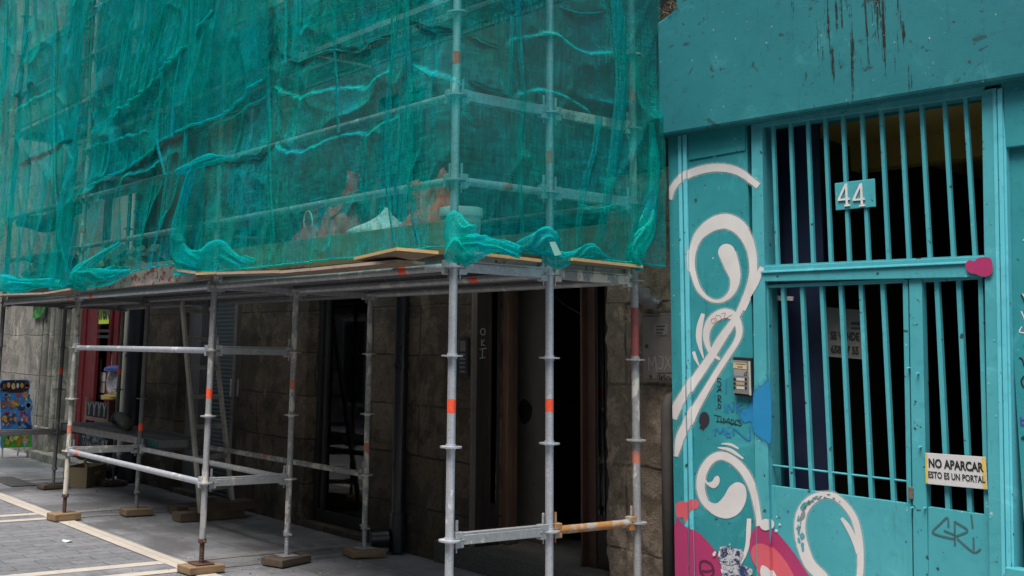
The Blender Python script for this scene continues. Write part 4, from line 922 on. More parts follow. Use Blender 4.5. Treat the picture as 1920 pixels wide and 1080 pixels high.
W5b = segs([(1300,659),(1304,672),(1311,687)], [6,6,1.5])
W6 = segs([C7(700,745), C7(690,660), C7(672,560), C7(645,470), C7(590,370), C7(515,298), C7(440,268), C7(370,295), C7(318,370), C7(300,450), C7(306,520), C7(330,580), C7(362,625)], [13,13,14,15,15,15,15,15,16,16,15,13,10])
W6h = wider([C7(700,745), C7(690,660), C7(672,560), C7(645,470), C7(590,370), C7(515,298), C7(440,268), C7(370,295), C7(318,370), C7(300,450), C7(306,520), C7(330,580), C7(362,625)], [13,13,14,15,15,15,15,15,16,16,15,13,10])
blob = crom_closed([C7(296,500), C7(322,545), C7(365,580), C7(410,588), C7(455,545), C7(495,478), C7(545,447), C7(592,465), C7(610,520), C7(600,590), C7(560,655), C7(500,688), C7(440,688), C7(370,655), C7(315,590)], 4)
hook = crom_closed([C7(330,425), C7(350,447), C7(378,440), C7(396,412), C7(418,404), C7(430,432), C7(417,470), C7(387,488), C7(352,470), C7(330,445)], 4)
W7a = segs([C7(440,187), C7(500,192), C7(556,220)], [2,5,3])
W7b = segs([C7(415,213), C7(500,230), C7(588,288)], [2,6.5,3])
tear = cap((1362, 473), 16)
for k_, W_ in enumerate((W1, W2, W4, W5a, W5b, W6, W7a, W7b)): paint(W_, 'white_graffiti', gw, .0020 + .0007*(k_ in (2,)))
paint([list(map(tuple, blob)), list(map(tuple, hook))], 'white_graffiti', gw, .0023); paint([tear], 'white_graffiti', gw, .0023); paint(W3, 'white_graffiti', gw, .0023)
pinkl = pm('salmon_spray_paint', (.56,.10,.13), (.50,.085,.11), 3, .45, 0, .06, 60)
mag = pm('magenta_spray_paint', (.36,.035,.125), (.31,.028,.105), 3, .4, 0, .06, 60, (.2,.03,.06), 30, .74)
paint([crom_closed([C7(140,590), C7(195,572), C7(214,582), C7(236,562), C7(270,566), C7(288,595), C7(274,625), C7(246,634), C7(236,662), C7(205,718), C7(188,685), C7(150,685), C7(138,640)], 4)], 'pink_graffiti', pinkl, .0020)
paint([[C7(*p) for p in crom_closed([(130,738),(200,742),(270,775),(335,835),(395,905),(435,980),(455,1080),(460,1300),(300,1420),(130,1420)], 4)]], 'magenta_graffiti', mag, .0022)
lw = [C7(628,692), C7(624,780), C7(618,860), C7(600,930), C7(566,1002)]
paint(segs(lw, [8,9,8,7,5]), 'white_graffiti', gw, .0030)
paint([[C7(*p) for p in crom_closed([(690,742),(740,748),(800,785),(860,850),(930,940),(1000,1050),(1070,1180),(1000,1300),(860,1260),(720,1080),(665,1010),(636,930),(632,850),(650,780)], 4)]], 'magenta_graffiti', mag, .0034)
paint([[C7(*p) for p in crom_closed([(690,862),(740,866),(800,905),(860,975),(905,1050),(940,1140),(880,1200),(740,1110),(690,1040),(650,970),(641,920),(655,880)], 4)]], 'pink_graffiti', pinkl, .0046)
paint([[C7(*p) for p in crom_closed([(722,1008),(765,1025),(800,1075),(830,1140),(760,1130),(715,1070)], 4)]], 'white_graffiti', gw, .0058)
for c_ in (cap(C7(750,732), 11), cap(C7(803,775), 3), cap(C7(805,681), 1.4), cap(C7(826,733), 2.2)): paint([c_], 'white_graffiti', gw, .0070)
W8 = segs([C7(1180,1180), C7(1100,1080), C7(1025,1000), C7(978,880), C7(958,760), C7(975,650), C7(1030,575), C7(1110,536), C7(1190,545), C7(1270,610), C7(1328,700), C7(1358,820), C7(1368,940), C7(1362,1090), C7(1330,1180)], [20,21,21,21,21,20,18,13,12,12,12,12,12,12,12])
W8h = wider([C7(1180,1180), C7(1100,1080), C7(1025,1000), C7(978,880), C7(958,760), C7(975,650), C7(1030,575), C7(1110,536), C7(1190,545), C7(1270,610), C7(1328,700), C7(1358,820), C7(1368,940), C7(1362,1090), C7(1330,1180)], [20,21,21,21,21,20,18,13,12,12,12,12,12,12,12])
paint(W8, 'white_graffiti', gw, .0020)
hw_ = halo_mat('white_overspray', (.55,.56,.55), .55)
for W_ in (W1h, W2h, W4h, W6h, W8h): paint(W_, 'overspray', hw_, .0009)
paint(segs([C7(1240,690), C7(1285,752), C7(1330,845), C7(1356,930)], [6,10,10,9]), 'white_graffiti', gw, .0028)
rr = random.Random(11); chips = []
for t_ in np.linspace(0, 1, 34):
    k = 2 + t_ * 9.5; i = int(k); f = k - i
    pts = [(1025,1000),(1000,940),(978,880),(965,820),(958,760),(962,700),(975,650),(1000,610),(1030,575),(1070,550),(1110,536),(1190,545),(1240,580),(1270,610),(1328,700)]
    a, b = pts[min(i, 13)], pts[min(i+1, 14)]; c = (a[0]+(b[0]-a[0])*f + rr.uniform(-16,16), a[1]+(b[1]-a[1])*f + rr.uniform(-16,16)); s = rr.uniform(7, 26) if t_ < .65 else rr.uniform(5, 14)
    th = math.atan2(b[1]-a[1], b[0]-a[0])
    pl_ = []
    for q_ in np.linspace(0, 2*math.pi, 11)[:-1]:
        r_ = s * rr.uniform(.35, 1.0); ex_, ey_ = 1.9*r_*math.cos(q_), .75*r_*math.sin(q_)
        pl_.append(C7(c[0] + ex_*math.cos(th) - ey_*math.sin(th), c[1] + ex_*math.sin(th) + ey_*math.cos(th)))
    chips.append(pl_)
for i, ch_ in enumerate(chips): pass
paint(chips[::2], 'paint_chips', M['teal_metal'], .0036); paint(chips[1::2], 'paint_chips', pm('grey_primer', (.20,.24,.25), (.13,.18,.19), 9, .6), .0042)
blue = pm('blue_spray_paint', (.014,.18,.38), (.018,.21,.42), 3, .45, 0, .05, 60)
paint([crom_closed([(1446,722),(1432,724),(1418,733),(1409,748),(1404,765),(1392,768),(1389,780),(1396,792),(1408,790),(1413,805),(1424,818),(1436,825),(1447,824)], 4)], 'blue_graffiti', blue, .0022)
bo_ = [(1446,722),(1432,724),(1418,733),(1409,748),(1404,765),(1392,768),(1389,780),(1396,792),(1408,790),(1413,805),(1424,818),(1436,825),(1447,824)]
for e_, a_, l_ in ((1.10, .6, .0012), (1.22, .35, .0007)): paint([crom_closed([(1428+(x-1428)*e_ if x < 1445 else x, 774+(y-774)*e_) for x, y in bo_], 4)], 'overspray', halo_mat('blue_overspray_%d' % (e_*100), (.014,.18,.38), a_), l_)
blk_s = pm('black_spray', (.022,.02,.028), (.03,.028,.035), 6, .5)
paint([crom_closed([(1320,772),(1327,776),(1330,786),(1327,797),(1321,803),(1318,808),(1316,804),(1311,803),(1313,797),(1310,790),(1313,777)], 4)], 'black_graffiti', blk_s, .0022)
ink = pm('black_marker_ink', (.015,.016,.018))
ST = []
def L(*ss, w=1.7):
    for s in ss: ST.extend(segs(s, w, 4))
L([(1352,711),(1346,709),(1345,714),(1351,718),(1350,724),(1344,723)], [(1344,735),(1349,727),(1352,734)], [(1345,732),(1351,731)], [(1346,741),(1346,754)], [(1346,741),(1351,743),(1350,747),(1346,748),(1352,754)], [(1347,757),(1351,760),(1350,765),(1346,764),(1347,757)], w=1.6)
L([(1338,778),(1352,781)], [(1346,780),(1345,792)], [(1352,783),(1351,793)], [(1355,794),(1357,784),(1361,791),(1366,784),(1367,795)], [(1371,786),(1375,788),(1375,795),(1370,795),(1371,786)], [(1379,788),(1385,787)], [(1379,788),(1378,796),(1384,796)], [(1389,788),(1384,790),(1390,795),(1386,799)], [(1342,790),(1365,792),(1388,798)], w=1.4)
paint(ST, 'writing', ink, .0024)
ST = []
L([(1361,711),(1361,738)], w=2.5)
paint(ST, 'writing', pm('blue_marker_ink', (.015,.13,.32), (.02,.16,.36), 9, .5), .0024)
ST = []
L([(1359,757),(1359,773)], [(1364,774),(1365,758),(1374,772),(1376,756)], [(1381,754),(1381,774)], [(1393,757),(1382,766),(1398,778)], w=2.5)
paint(ST, 'writing', pm('blue_marker_ink', (.015,.13,.32), (.02,.16,.36), 9, .5), .0024)
ST = []
L([(1340,817),(1343,803),(1350,812),(1356,803),(1358,816)], [(1362,806),(1362,818),(1371,819)], [(1362,812),(1369,812)], [(1364,800),(1366,801)], [(1369,799),(1371,800)], [(1375,817),(1376,804),(1404,826),(1405,800)], w=2.9)
paint(ST, 'writing', pm('blue_marker_ink', (.015,.13,.32), (.02,.16,.36), 9, .5), .0024)
ST = []
L([(1333,600),(1336,606),(1341,604),(1339,597),(1333,600)], [(1341,594),(1345,602),(1352,600),(1350,592),(1342,592)], [(1352,589),(1360,587),(1358,598),(1372,590)], w=.9)
paint(ST, 'writing', pm('red_marker_ink', (.30,.05,.05)), .0036)
ST = []
gk = lambda x, y: (1640 + x/3.6, 780 + y/3.6)
L([gk(487,752), gk(478,688), gk(430,730), gk(380,780), gk(400,800), gk(470,820), gk(530,832)], [gk(528,712), gk(530,878)], [gk(530,715), gk(615,775), gk(535,815)], [gk(455,775), gk(530,805)], [gk(545,830), gk(655,920), gk(705,900)], [gk(640,670), gk(650,758)], [gk(655,822), gk(657,905)], w=3.6)
paint(ST, 'writing', pm('grey_marker', (.035,.09,.10), (.05,.12,.13), 30, .6), .0022, OL - .003)
paint([crom_closed([(1813,498),(1820,488),(1830,490),(1838,484),(1855,483),(1863,489),(1864,510),(1856,518),(1842,518),(1832,514),(1820,511)], 3)], 'pink_graffiti', mag, .013, JF)
# scraps of writing on the right-hand wall
ST = []
L([(1914,450),(1921,446)], [(1913,550),(1921,562)], [(1921,548),(1912,566)], w=2.2)
paint(ST[:12], 'writing', gw, .0022, -.02)
S2 = []; ST = S2
L([(1911,551),(1916,563),(1922,575)], [(1922,640),(1917,648),(1920,655)], [(1907,670),(1913,674),(1916,686)], [(1916,705),(1911,715),(1916,726),(1921,720)], [(1917,818),(1912,822),(1919,826)], w=3)
paint(S2, 'writing', ink, .0024, -.02)
S3 = []; ST = S3
L([(1911,583),(1917,597),(1920,610)], [(1912,612),(1908,622),(1919,624)], w=2.4); paint(S3, 'writing', gw, .0024, -.02)
S4 = []; ST = S4
L([(1910,782),(1911,797),(1920,795)], [(1911,789),(1920,786)], w=2.6); paint(S4, 'writing', pm('violet_ink', (.05,.04,.25)), .0024, -.02)
# torn poster at the foot of the wall panel
t = NT('torn_poster_print'); n = t.noise(30, 4, .7, t.mapping((1,1,1.3), (0,.4,0)), 1.5); n2 = t.noise(9, 4, .6)
pc = t.mix(t.ramp(n, [(.46, 0.), (.50, 1.)]), (.012,.02,.07), (.42,.43,.46)); pc = t.mix(t.ramp(n2, [(.52, 0.), (.6, 1.)]), pc, (.015,.03,.10)); t.bsdf(pc, .7)
po = [C7(*p) for p in [(432,884),(470,878),(520,890),(585,902),(592,930),(570,985),(580,1003),(620,1018),(655,1035),(650,1090),(640,1180),(470,1180),(452,1100),(447,1030),(440,1000),(425,975),(418,950),(438,935)]]
pst = paint([po], 'torn_poster', t.m, .0075, .002)
pst.parent = None; pst.location = WORLD[tb.name]; tag(pst, 'torn navy and white poster remains stuck low on teal wall between magenta shapes', 'poster')
paint([[C7(*p) for p in [(384,930),(398,912),(410,915),(405,940),(390,948)]], [C7(*p) for p in [(430,905),(440,925),(436,952),(422,940)]], [C7(*p) for p in [(440,1035),(452,1028),(458,1050),(448,1062)]]], 'poster_scraps', pm('torn_white', (.62,.6,.6)), .010, .002)
ST = []
L([C7(300,985), C7(330,978), C7(370,1000), C7(388,1040), C7(380,1075), C7(340,1090), C7(305,1060), C7(297,1020), C7(300,985)], [C7(310,1045), C7(345,1050), C7(385,1040)], w=4)
paint(ST, 'writing', pm('dark_magenta_ink', (.10,.012,.045)), .0042)
# ---------------------------------------------------------------- scaffold
LX = [0.0, -3.0416, -6.0832, -8.5963]
BY = [0.0, .7389, 1.4775]
ZD = lambda k: .6586 + .5 * k
RT = .0242
sc = empty('scaffold', (-4.2, .74, 0)); tag(sc, 'grey tube and coupling scaffold with two decks standing along the stone building', 'scaffold')
ros0 = None
def rosette(parent, x, y, z, m):
    global ros0
    key = m.name
    if key not in rosette.c:
        q = MB()
        # flat eight-hole plate on a collar
        n = 32; vs = []; 
        prof = [(RT*1.02, -.016), (RT*1.18, -.016), (RT*1.18, -.005), (.0615, -.0045), (.0615, .0045), (RT*1.18, .005), (RT*1.18, .016), (RT*1.02, .016)]
        q.lathe((x, y, z), prof, n)
        o = obj('rosette', q, m, parent, smooth='auto'); rosette.c[key] = (o, (x, y, z)); return o
    o, p0 = rosette.c[key]
    return moved(o, np.array((x, y, z)) - np.array(p0), parent)
rosette.c = {}
def standard(i, b, top, m, jack_m, tapes=(), label=None, zbot=.25):
    x, y = LX[i], BY[b]
    s = obj('standard', MB().tube((x, y, zbot), (x, y, top), RT, 20), m, sc, smooth='auto')
    k = 0
    while ZD(k) < top - .05: rosette(s, x, y, ZD(k), m); k += 1
    if i != 0:
        j = MB().tube((x, y, .075), (x, y, zbot + .05), .0185, 14)
        for q in range(8): j.lathe((x, y, .09 + q*.02), [(.0185,0),(.0205,.004),(.0185,.008)], 14)
        j.lathe((x, y, zbot - .03), [(.02,0),(.032,.0),(.032,.03),(.02,.03)], 14)
        j.beam((x - .095, y + .02, zbot - .012), (x + .095, y - .02, zbot - .012), .016, .012)
        j.box(x - .075, x + .075, y - .075, y + .075, .068, .0745)
        obj('base_jack', j, jack_m, s, smooth='auto')
    for z, mm in tapes:
        obj('tape', MB().lathe((x, y, z), [(RT*1.0,0),(RT*1.03,.0),(RT*1.03,.075),(RT*1.0,.075)], 20), mm, s, smooth='auto')
    return s
O, OO = M['orange'], M['orange_old']
def zpx(i, b, x, y): return float(PX(x, y, LX[i])[2]) if False else float(on_plane(1, BY[b], x, y)[2])
standard(0,0,6.5,M['galv'],M['rust'],[(zpx(0,0,847,774),O),(zpx(0,0,856,121),O)])
standard(0,1,6.5,M['galv'],M['rust'],[(zpx(0,1,1030,772),O),(zpx(0,1,1031,306),OO)])
standard(0,2,6.5,M['galv_red'],M['rust'],[(zpx(0,2,1193,868),OO),(zpx(0,2,1186,193),OO)])
zr_ = zpx(0,2,1189,668); obj('paint_mark', MB().lathe((LX[0], BY[2], zr_), [(RT,0),(RT*1.015,.01),(RT*1.015,.30),(RT,.31)], 20), galv('red_paint_smear', (.25,.06,.055), (.30,.22,.20), (.16,.05,.05), .1, .6, .6, .5), sc, smooth='auto')
standard(1,0,6.5,M['galv_dirty'],M['rust'],[(zpx(1,0,393,747),O),(zpx(1,0,417,258),OO)])
standard(1,1,2.3,M['galv_paint'],M['galv_dirty'],[(zpx(1,1,549,730),OO)])
standard(1,2,2.3,M['galv_paint'],M['galv_dirty'],[(zpx(1,2,686,847),OO)])
standard(2,0,6.5,M['galv_cement'],M['rust'],[(zpx(2,0,130,812),OO),(zpx(2,0,154,437),OO)])
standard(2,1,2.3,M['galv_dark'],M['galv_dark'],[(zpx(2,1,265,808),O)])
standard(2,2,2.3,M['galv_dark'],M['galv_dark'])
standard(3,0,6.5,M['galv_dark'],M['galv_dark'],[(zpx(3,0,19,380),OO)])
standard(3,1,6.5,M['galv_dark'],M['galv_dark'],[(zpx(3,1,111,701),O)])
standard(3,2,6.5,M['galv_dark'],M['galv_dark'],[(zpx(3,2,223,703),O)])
# ledgers
def head(parent, p, d, m):
    """forked end and upright wedge of a ledger at node p, pointing along d"""
    p = np.array(p); d = np.array(d, float); key = (m.name, tuple(np.round(d)))
    if key in head.c:
        o, p0 = head.c[key]; return moved(o, p - p0, parent)
    s = np.array([-d[1], d[0], 0]); up = np.array([0,0,1.])
    q = MB()
    def blk(a0, a1, w, z0, z1): q.hexa([p + d*a + s*ww + up*z for z in (z0, z1) for a, ww in ((a0,-w),(a1,-w),(a1,w),(a0,w))])
    blk(.028, .085, .021, .007, .042); blk(.028, .085, .021, -.042, -.007); blk(.066, .094, .024, -.0065, .0065)
    blk(.040, .058, .0032, .0425, .105); blk(.044, .053, .003, -.07, -.0425)
    o = obj('wedge_head', q, m, parent, bevel=.004); head.c[key] = (o, p); return o
head.c = {}
def ledger(a, b, m, k, flat=False, name='ledger', tapes=(), heads=True):
    (i, r), (j, t_) = a, b; z = ZD(k)
    A = np.array([LX[i], BY[r], z]); B = np.array([LX[j], BY[t_], z]); d = (B - A) / np.linalg.norm(B - A)
    q = MB()
    if flat:   # U-profile bearer
        q.beam(A + d*.08 + np.array([0,0,.0]), B - d*.08, .044, .052); q.beam(A + d*.081 + np.array([0,0,.033]), B - d*.081 + np.array([0,0,.033]), .030, .012)
    else: q.tube(A + d*.08, B - d*.08, RT, 18)
    o = obj(name, q, m, sc, smooth='auto', bevel=.003 if flat else 0)
    if heads: head(o, A, d, m); head(o, B, -d, m)
    for f, mm in tapes:
        p = A + (B - A) * f; obj('tape', MB().tube(p, p + d*.08, RT*1.03, 18), mm, o, smooth='auto')
    return o
g, gd, gk_, gp2, gr2 = M['galv'], M['galv_dirty'], M['galv_dark'], M['galv_paint'], M['galv_rust']
# side bay nearest the teal front
ledger((0,0),(0,1),gd,0,True); ledger((0,1),(0,2),gr2,0)
ledger((0,0),(0,1),g,3,True); ledger((0,1),(0,2),gp2,3,True)
ledger((0,0),(0,1),g,4,name='guard_rail',tapes=[(.46,OO)]); ledger((0,1),(0,2),g,4,True,name='guard_rail')
ledger((0,0),(0,1),g,5,True,name='guard_rail'); ledger((0,1),(0,2),gp2,5,True,name='guard_rail')
ledger((0,0),(0,1),gd,7,True); ledger((0,1),(0,2),gd,7,True)
# long bays
ledger((0,0),(1,0),gd,3,tapes=[(.145,O)]); ledger((0,1),(1,1),gd,3,tapes=[(.22,O)]); ledger((0,2),(1,2),gd,3)
ledger((1,0),(2,0),g,3,tapes=[(.86,O)]); ledger((1,1),(2,1),gk_,3); ledger((1,2),(2,2),gk_,3)
ledger((2,0),(3,0),gd,3,tapes=[(.08,O)]); ledger((2,1),(3,1),gk_,3); ledger((2,2),(3,2),gk_,3)
for i in (1,2,3):
    for r in (0,1): ledger((i,r),(i,r+1),gd if i == 1 else gk_,3,True)
ledger((2,0),(1,0),g,2); ledger((2,0),(1,0),g,0,tapes=[(.08,OO)])
ledger((1,0),(1,1),gd,2,True); ledger((1,0),(1,1),gd,0,True)
ledger((2,1),(1,1),gd,0); ledger((2,2),(1,2),gp2,0,tapes=[(.42,OO)])
ledger((2,0),(2,1),gd,0,True); ledger((3,0),(3,1),gk_,0,True); ledger((3,1),(3,2),gk_,0,True); ledger((2,1),(2,2),gk_,0,True)
for i, j, m in ((0,1,gd),(1,2,gd),(2,3,gd)):
    for k in (4,5): ledger((i,0),(j,0),m,k,name='guard_rail',tapes=[(.10,OO)] if i == 0 and k == 4 else [(.60,OO)] if i == 1 and k == 4 else ())
    for k in (7,8,9): ledger((i,0),(j,0),m,k,name='guard_rail' if k > 7 else 'ledger')
ledger((0,2),(1,2),gk_,4,name='guard_rail')
for i in (1,3):
    ledger((i,0),(i,1),gd,7,True,heads=False)
# decks of perforated steel planks
def plank(x0, x1, y0, ztop, name='deck_plank', w=.315):
    q = MB(); q.add([(x0,y0,ztop),(x1,y0,ztop),(x1,y0+w,ztop),(x0,y0+w,ztop)], [(0,1,2,3)])
    o = obj(name, q, M['perf'], sc)
    s = MB(); s.box(x0, x1, y0 - .001, y0 + .006, ztop - .065, ztop - .001); s.box(x0, x1, y0 + w - .006, y0 + w + .001, ztop - .065, ztop - .001)
    s.box(x0, x1, y0 + .0065, y0 + .03, ztop - .065, ztop - .061); s.box(x0, x1, y0 + w - .03, y0 + w - .0065, ztop - .065, ztop - .061)
    for x in (x0 + .002, x1 - .006): s.box(x, x + .004, y0 + .031, y0 + w - .031, ztop - .064, ztop - .002)
    obj('edge_profile', s, M['deck_side'], o); return o
for lvl in (3, 7):
    zt = ZD(lvl) + .075
    for i, j in ((0,1),(1,2),(2,3)):
        if lvl == 7: ys = (.06, .39, .79, 1.12)
        else: ys = (.05, .385, .785, 1.12)
        for y in ys: plank(LX[j] + .03, LX[i] - .03, y, zt)
# level just above the planks of the lower deck
DK = ZD(3) + .08
# toe boards
tw = obj('toe_board', MB().box(LX[1] + .05, LX[0] - .05, .028, .056, DK, DK + .20), M['toe_wood'], sc, bevel=.004)
obj('toe_board', MB().box(LX[1] + .1, LX[0] - .02, 1.42, 1.45, DK, DK + .30), M['toe_wood'], sc, bevel=.004)
a = PY(190, 535, -.06); c = PY(398, 518, -.06)
obj('toe_board', MB().box(LX[2] + .06, LX[1] + .02, -.075, -.04, ZD(3) + .045, ZD(3) + .235), M['toe_red'], sc, bevel=.004)
obj('toe_board', MB().box(LX[3] + .06, LX[2] - .06, .028, .056, DK, DK + .20), pm('dark_toe_board', (.13,.12,.10), (.09,.08,.07), 4, .85), sc, bevel=.004)
for i, j in ((0,1),(1,2),(2,3)):
    tbm = obj('toe_board', MB().box(LX[j] + .05, LX[i] - .05, -.062, -.032, ZD(7) + .05, ZD(7) + .25), M['toe_grey'], sc, bevel=.003)
    if i == 0:
        z0 = ZD(7) + .15; x0 = LX[1] + .30
        q = MB(); t3 = lambda x, z: (x0 + x, -.0635, z0 + z)
        for s in ([(0,.06),(.09,.06),(.045,-.06),(0,.06)], [(.02,.045),(.07,.045),(.045,-.025),(.02,.045)]): stroke_on(q, s, .009, t3, 3)
        for kx in range(5): stroke_on(q, [(.17+.06*kx,-.02),(.20+.06*kx,.03),(.21+.06*kx,-.02)], .01, t3, 3)
        obj('print', q, pm('faded_print', (.12,.13,.13)), tbm)
# loose planks stored on the low ledgers at the left, with a rolled tarpaulin
zp = ZD(0) + .03
pr = G(356, 826, zp + .05)
xe = -5.75
def loose_plank(y0, x0, x1, z, lab):
    e = empty('scaffold_plank', ((x0+x1)/2, y0 + .16, z)); tag(e, lab, 'plank', 'spare planks lying on the low ledgers')
    o = obj('deck', MB().add([(x0,y0,z+.07),(x1,y0,z+.07),(x1,y0+.31,z+.07),(x0,y0+.31,z+.07)], [(0,1,2,3)]), M['perf_dark'], e)
    s = MB()
    for y in (y0 - .002, y0 + .305): s.box(x0, x1, y, y + .007, z, z + .068)
    for x in (x0 + .001, x1 - .006): s.box(x, x + .005, y0 + .006, y0 + .304, z, z + .066)
    obj('edge_profile', s, M['galv_dark'] if y0 > 1 else M['deck_side'], e)
    obj('end_paint', MB().box(x1 - .55, x1 - .002, y0 - .0045, y0 - .0025, z + .001, z + .067), pm('teal_end_paint', (.015,.10,.10), (.02,.07,.07), 9, .6), e)
loose_plank(.80, -8.75, -5.75, zp, 'front spare perforated plank with teal painted end lying on low ledgers')
loose_plank(1.13, -8.75, -5.85, zp, 'rear spare perforated plank lying on low ledgers beside the stone wall')
rl0 = PY(222, 787, 1.25); rl1 = PY(262, 800, 1.0)
rp3 = []
for k, t_ in enumerate(np.linspace(0, 1, 12)):
    rp3.append((-8.3 + 1.35*t_, 1.38 - .42*t_, zp + .07 + .075 + .01*math.sin(5*t_)))
q = MB().path(rp3, [.05+.022*math.sin(2.6*t_ + .5) for t_ in np.linspace(0,1,12)], 14); q.lathe((-8.3, 1.38, zp + .075), [(.06,0),(.085,.02),(.09,.08),(.06,.13),(.02,.14)], 14)
tag(obj('rolled_tarpaulin', q, pm('olive_tarpaulin', (.10,.095,.06), (.06,.058,.04), 9, .8, 0, .8, 25), smooth=True), 'rolled olive brown tarpaulin lying on the spare planks at left', 'tarpaulin')

# ---------------------------------------------------------------- pads under the feet
def pad(i, b, m, label, w=.26, h=.062, l=.2, rot=0.):
    x, y = LX[i], BY[b]; c, s = math.cos(rot), math.sin(rot)
    q = MB(); 
    P = lambda a, b_, z: (x + a*c - b_*s, y + a*s + b_*c, z)
    q.hexa([P(-l/2,-w/2,.009),P(l/2,-w/2,.009),P(l/2,w/2,.009),P(-l/2,w/2,.009),P(-l/2,-w/2,.009+h-.004),P(l/2,-w/2,.009+h-.004),P(l/2,w/2,.009+h-.004),P(-l/2,w/2,.009+h-.004)])
    tag(obj('wooden_pad', q, m, bevel=.006), label, 'wood block', 'timber pads under the scaffold feet')
pad(1,0,M['wood_pad'],'light wooden block under the rusty foot nearest the stone paving band crossing',.30,.06,.20,.06)
pad(1,1,M['wood_pad_dark'],'dark wooden block under the middle scaffold foot in front of the shop window',.36,.06,.22,.35)
pad(1,2,M['wood_pad'],'reddish wooden block under the rear scaffold foot beside the black downpipe',.30,.06,.24,-.25)
pad(2,0,M['wood_pad'],'light wooden block under the cement splashed front foot before the cardboard crate',.27,.07,.19,.12)
pad(2,1,pm('mid_pad_timber', (.17,.115,.065), (.10,.07,.045), 5, .85, 0, .4, 40, None, 8, .6, (3,1,9)),'brown wooden block under the middle foot right of the cardboard crate',.28,.07,.2,-.05)
pad(3,1,M['wood_pad_dark'],'dark wooden block left of the cardboard crate under a black pole',.32,.055,.2,.1)
pad(3,2,M['wood_pad_dark'],'dark wooden block behind the cardboard crate before the blue downpipe',.30,.055,.22,.0)
pad(2,2,M['wood_pad_dark'],'dark wooden block under the rear foot behind the ladder',.28,.055,.2,.0)
# ---------------------------------------------------------------- ladder and the timbers under it
f0 = G(437, 952, .09); f1 = G(376, 962, .09)
Ya, Yb = float(f1[1]), float(f0[1])
ta = PY(341, 562, Ya); tbp = PY(396, 570, Yb)
ld = empty('ladder', ((f0[0]+f1[0])/2, (Ya+Yb)/2, .09)); tag(ld, 'grey wooden ladder leaning up to the deck from stacked timbers', 'ladder')
lw_ = pm('grey_ladder_wood', (.42,.395,.35), (.30,.28,.25), 5, .75, 0, .3, 40, (.09,.085,.08), 12, .66, (2,2,1))
def ext(a, b, t_): return a + (b - a) * t_
for a, b_ in ((f1, ta), (f0, tbp)):
    obj('rail', MB().beam(a, ext(a, b_, 1.12), .030, .065, (1,0,.2)), lw_, ld, bevel=.004)
for k in range(7):
    t_ = .10 + k * .142
    obj('rung', MB().beam(ext(f1, ta, t_), ext(f0, tbp, t_), .022, .045), lw_, ld, bevel=.003)
g1 = G(345, 979, 0); g2 = G(460, 975, 0)
xl = float(g1[0])
for k, (x0, x1, y0, y1, z0, z1, lab) in enumerate([(-5.62,-5.42,.92,1.62,.009,.085,'long brown timber on the ground in front of the ladder feet'), (-5.86,-5.66,1.20,1.72,.009,.085,'shorter timber lying behind the long one under the ladder'),
        (-5.70,-5.45,1.22,1.74,.087,.165,'thick timber stacked crosswise on the two beneath the ladder'), (-6.13,-5.90,1.10,1.95,.009,.088,'dark timber block directly under the ladder feet')]):
    q = MB().rough(x0, x1, y0, y1, z0, z1, .05, .004, 8, k)
    tag(obj('timber', q, M['wood_pad_dark'] if k % 2 else pm('brown_timber', (.10,.07,.045), (.06,.042,.028), 4, .85, 0, .4, 40), smooth='auto', recalc=True), lab, 'timber', 'timbers stacked under the ladder')
# ---------------------------------------------------------------- crate
cc = pm('brown_card', (.24,.19,.115), (.20,.16,.10), 5, .85, 0, .1, 40)
c0, c1_, c2 = G(128, 912), G(162, 916), G(198, 906)
e1 = np.array([.36, .18, 0]); 
pA = np.array([c1_[0], c1_[1], .005]); dB = np.array([c2[0]-c1_[0], c2[1]-c1_[1], 0]); Lb = np.linalg.norm(dB); dB /= Lb; dA = np.array([dB[1], -dB[0], 0])
if dA @ (c0 - c1_) < 0: dA = -dA
La = .30; H = .235
cr_ = empty('cardboard_crate', pA + dA*La/2 + dB*Lb/2); tag(cr_, 'open brown cardboard fruit crate with slot handle on the pavement under scaffold', 'crate')
def cwall(o, d, l, n_, h0=0, h1=H, th_=.008):
    q = MB(); q.hexa([o + up_*z + d*a + n_*w_ for z, up_ in ((h0, np.array([0,0,1.])),(h1, np.array([0,0,1.]))) for a, w_ in ((0,0),(l,0),(l,th_),(0,th_))]); return q
def part(name, q, m=cc): return obj(name, q, m, cr_, recalc=True)
part('side', cwall(pA, dA, La, dB)); part('side', cwall(pA + dB*(Lb-.008), dA, La, dB))
part('end', cwall(pA + dA*.0, dB, Lb, dA)); part('end', cwall(pA + dA*(La-.008), dB, Lb, dA))
part('bottom', MB().hexa([pA + np.array([0,0,z]) + dA*a + dB*b_ for z in (.002,.01) for a, b_ in ((.01,.01),(La-.01,.01),(La-.01,Lb-.01),(.01,Lb-.01))]))
for a, b_ in ((.0,.0),(La-.05,.0),(.0,Lb-.05),(La-.05,Lb-.05)):
    part('corner_post', MB().hexa([pA + np.array([0,0,z]) + dA*(a+da) + dB*(b_+db) for z in (H-.03, H+.04) for da, db in ((.01,.01),(.04,.01),(.04,.04),(.01,.04))]))
n_out = -dA
part('handle_slot', MB().hexa([pA + np.array([0,0,z]) + dB*b_ + n_out*w_ for z in (H*.55, H*.72) for b_, w_ in ((Lb*.38,.0015),(Lb*.68,.0015),(Lb*.68,-.0),(Lb*.38,-.0))]), pm('pale_inside', (.50,.45,.36), None, 5, .8))
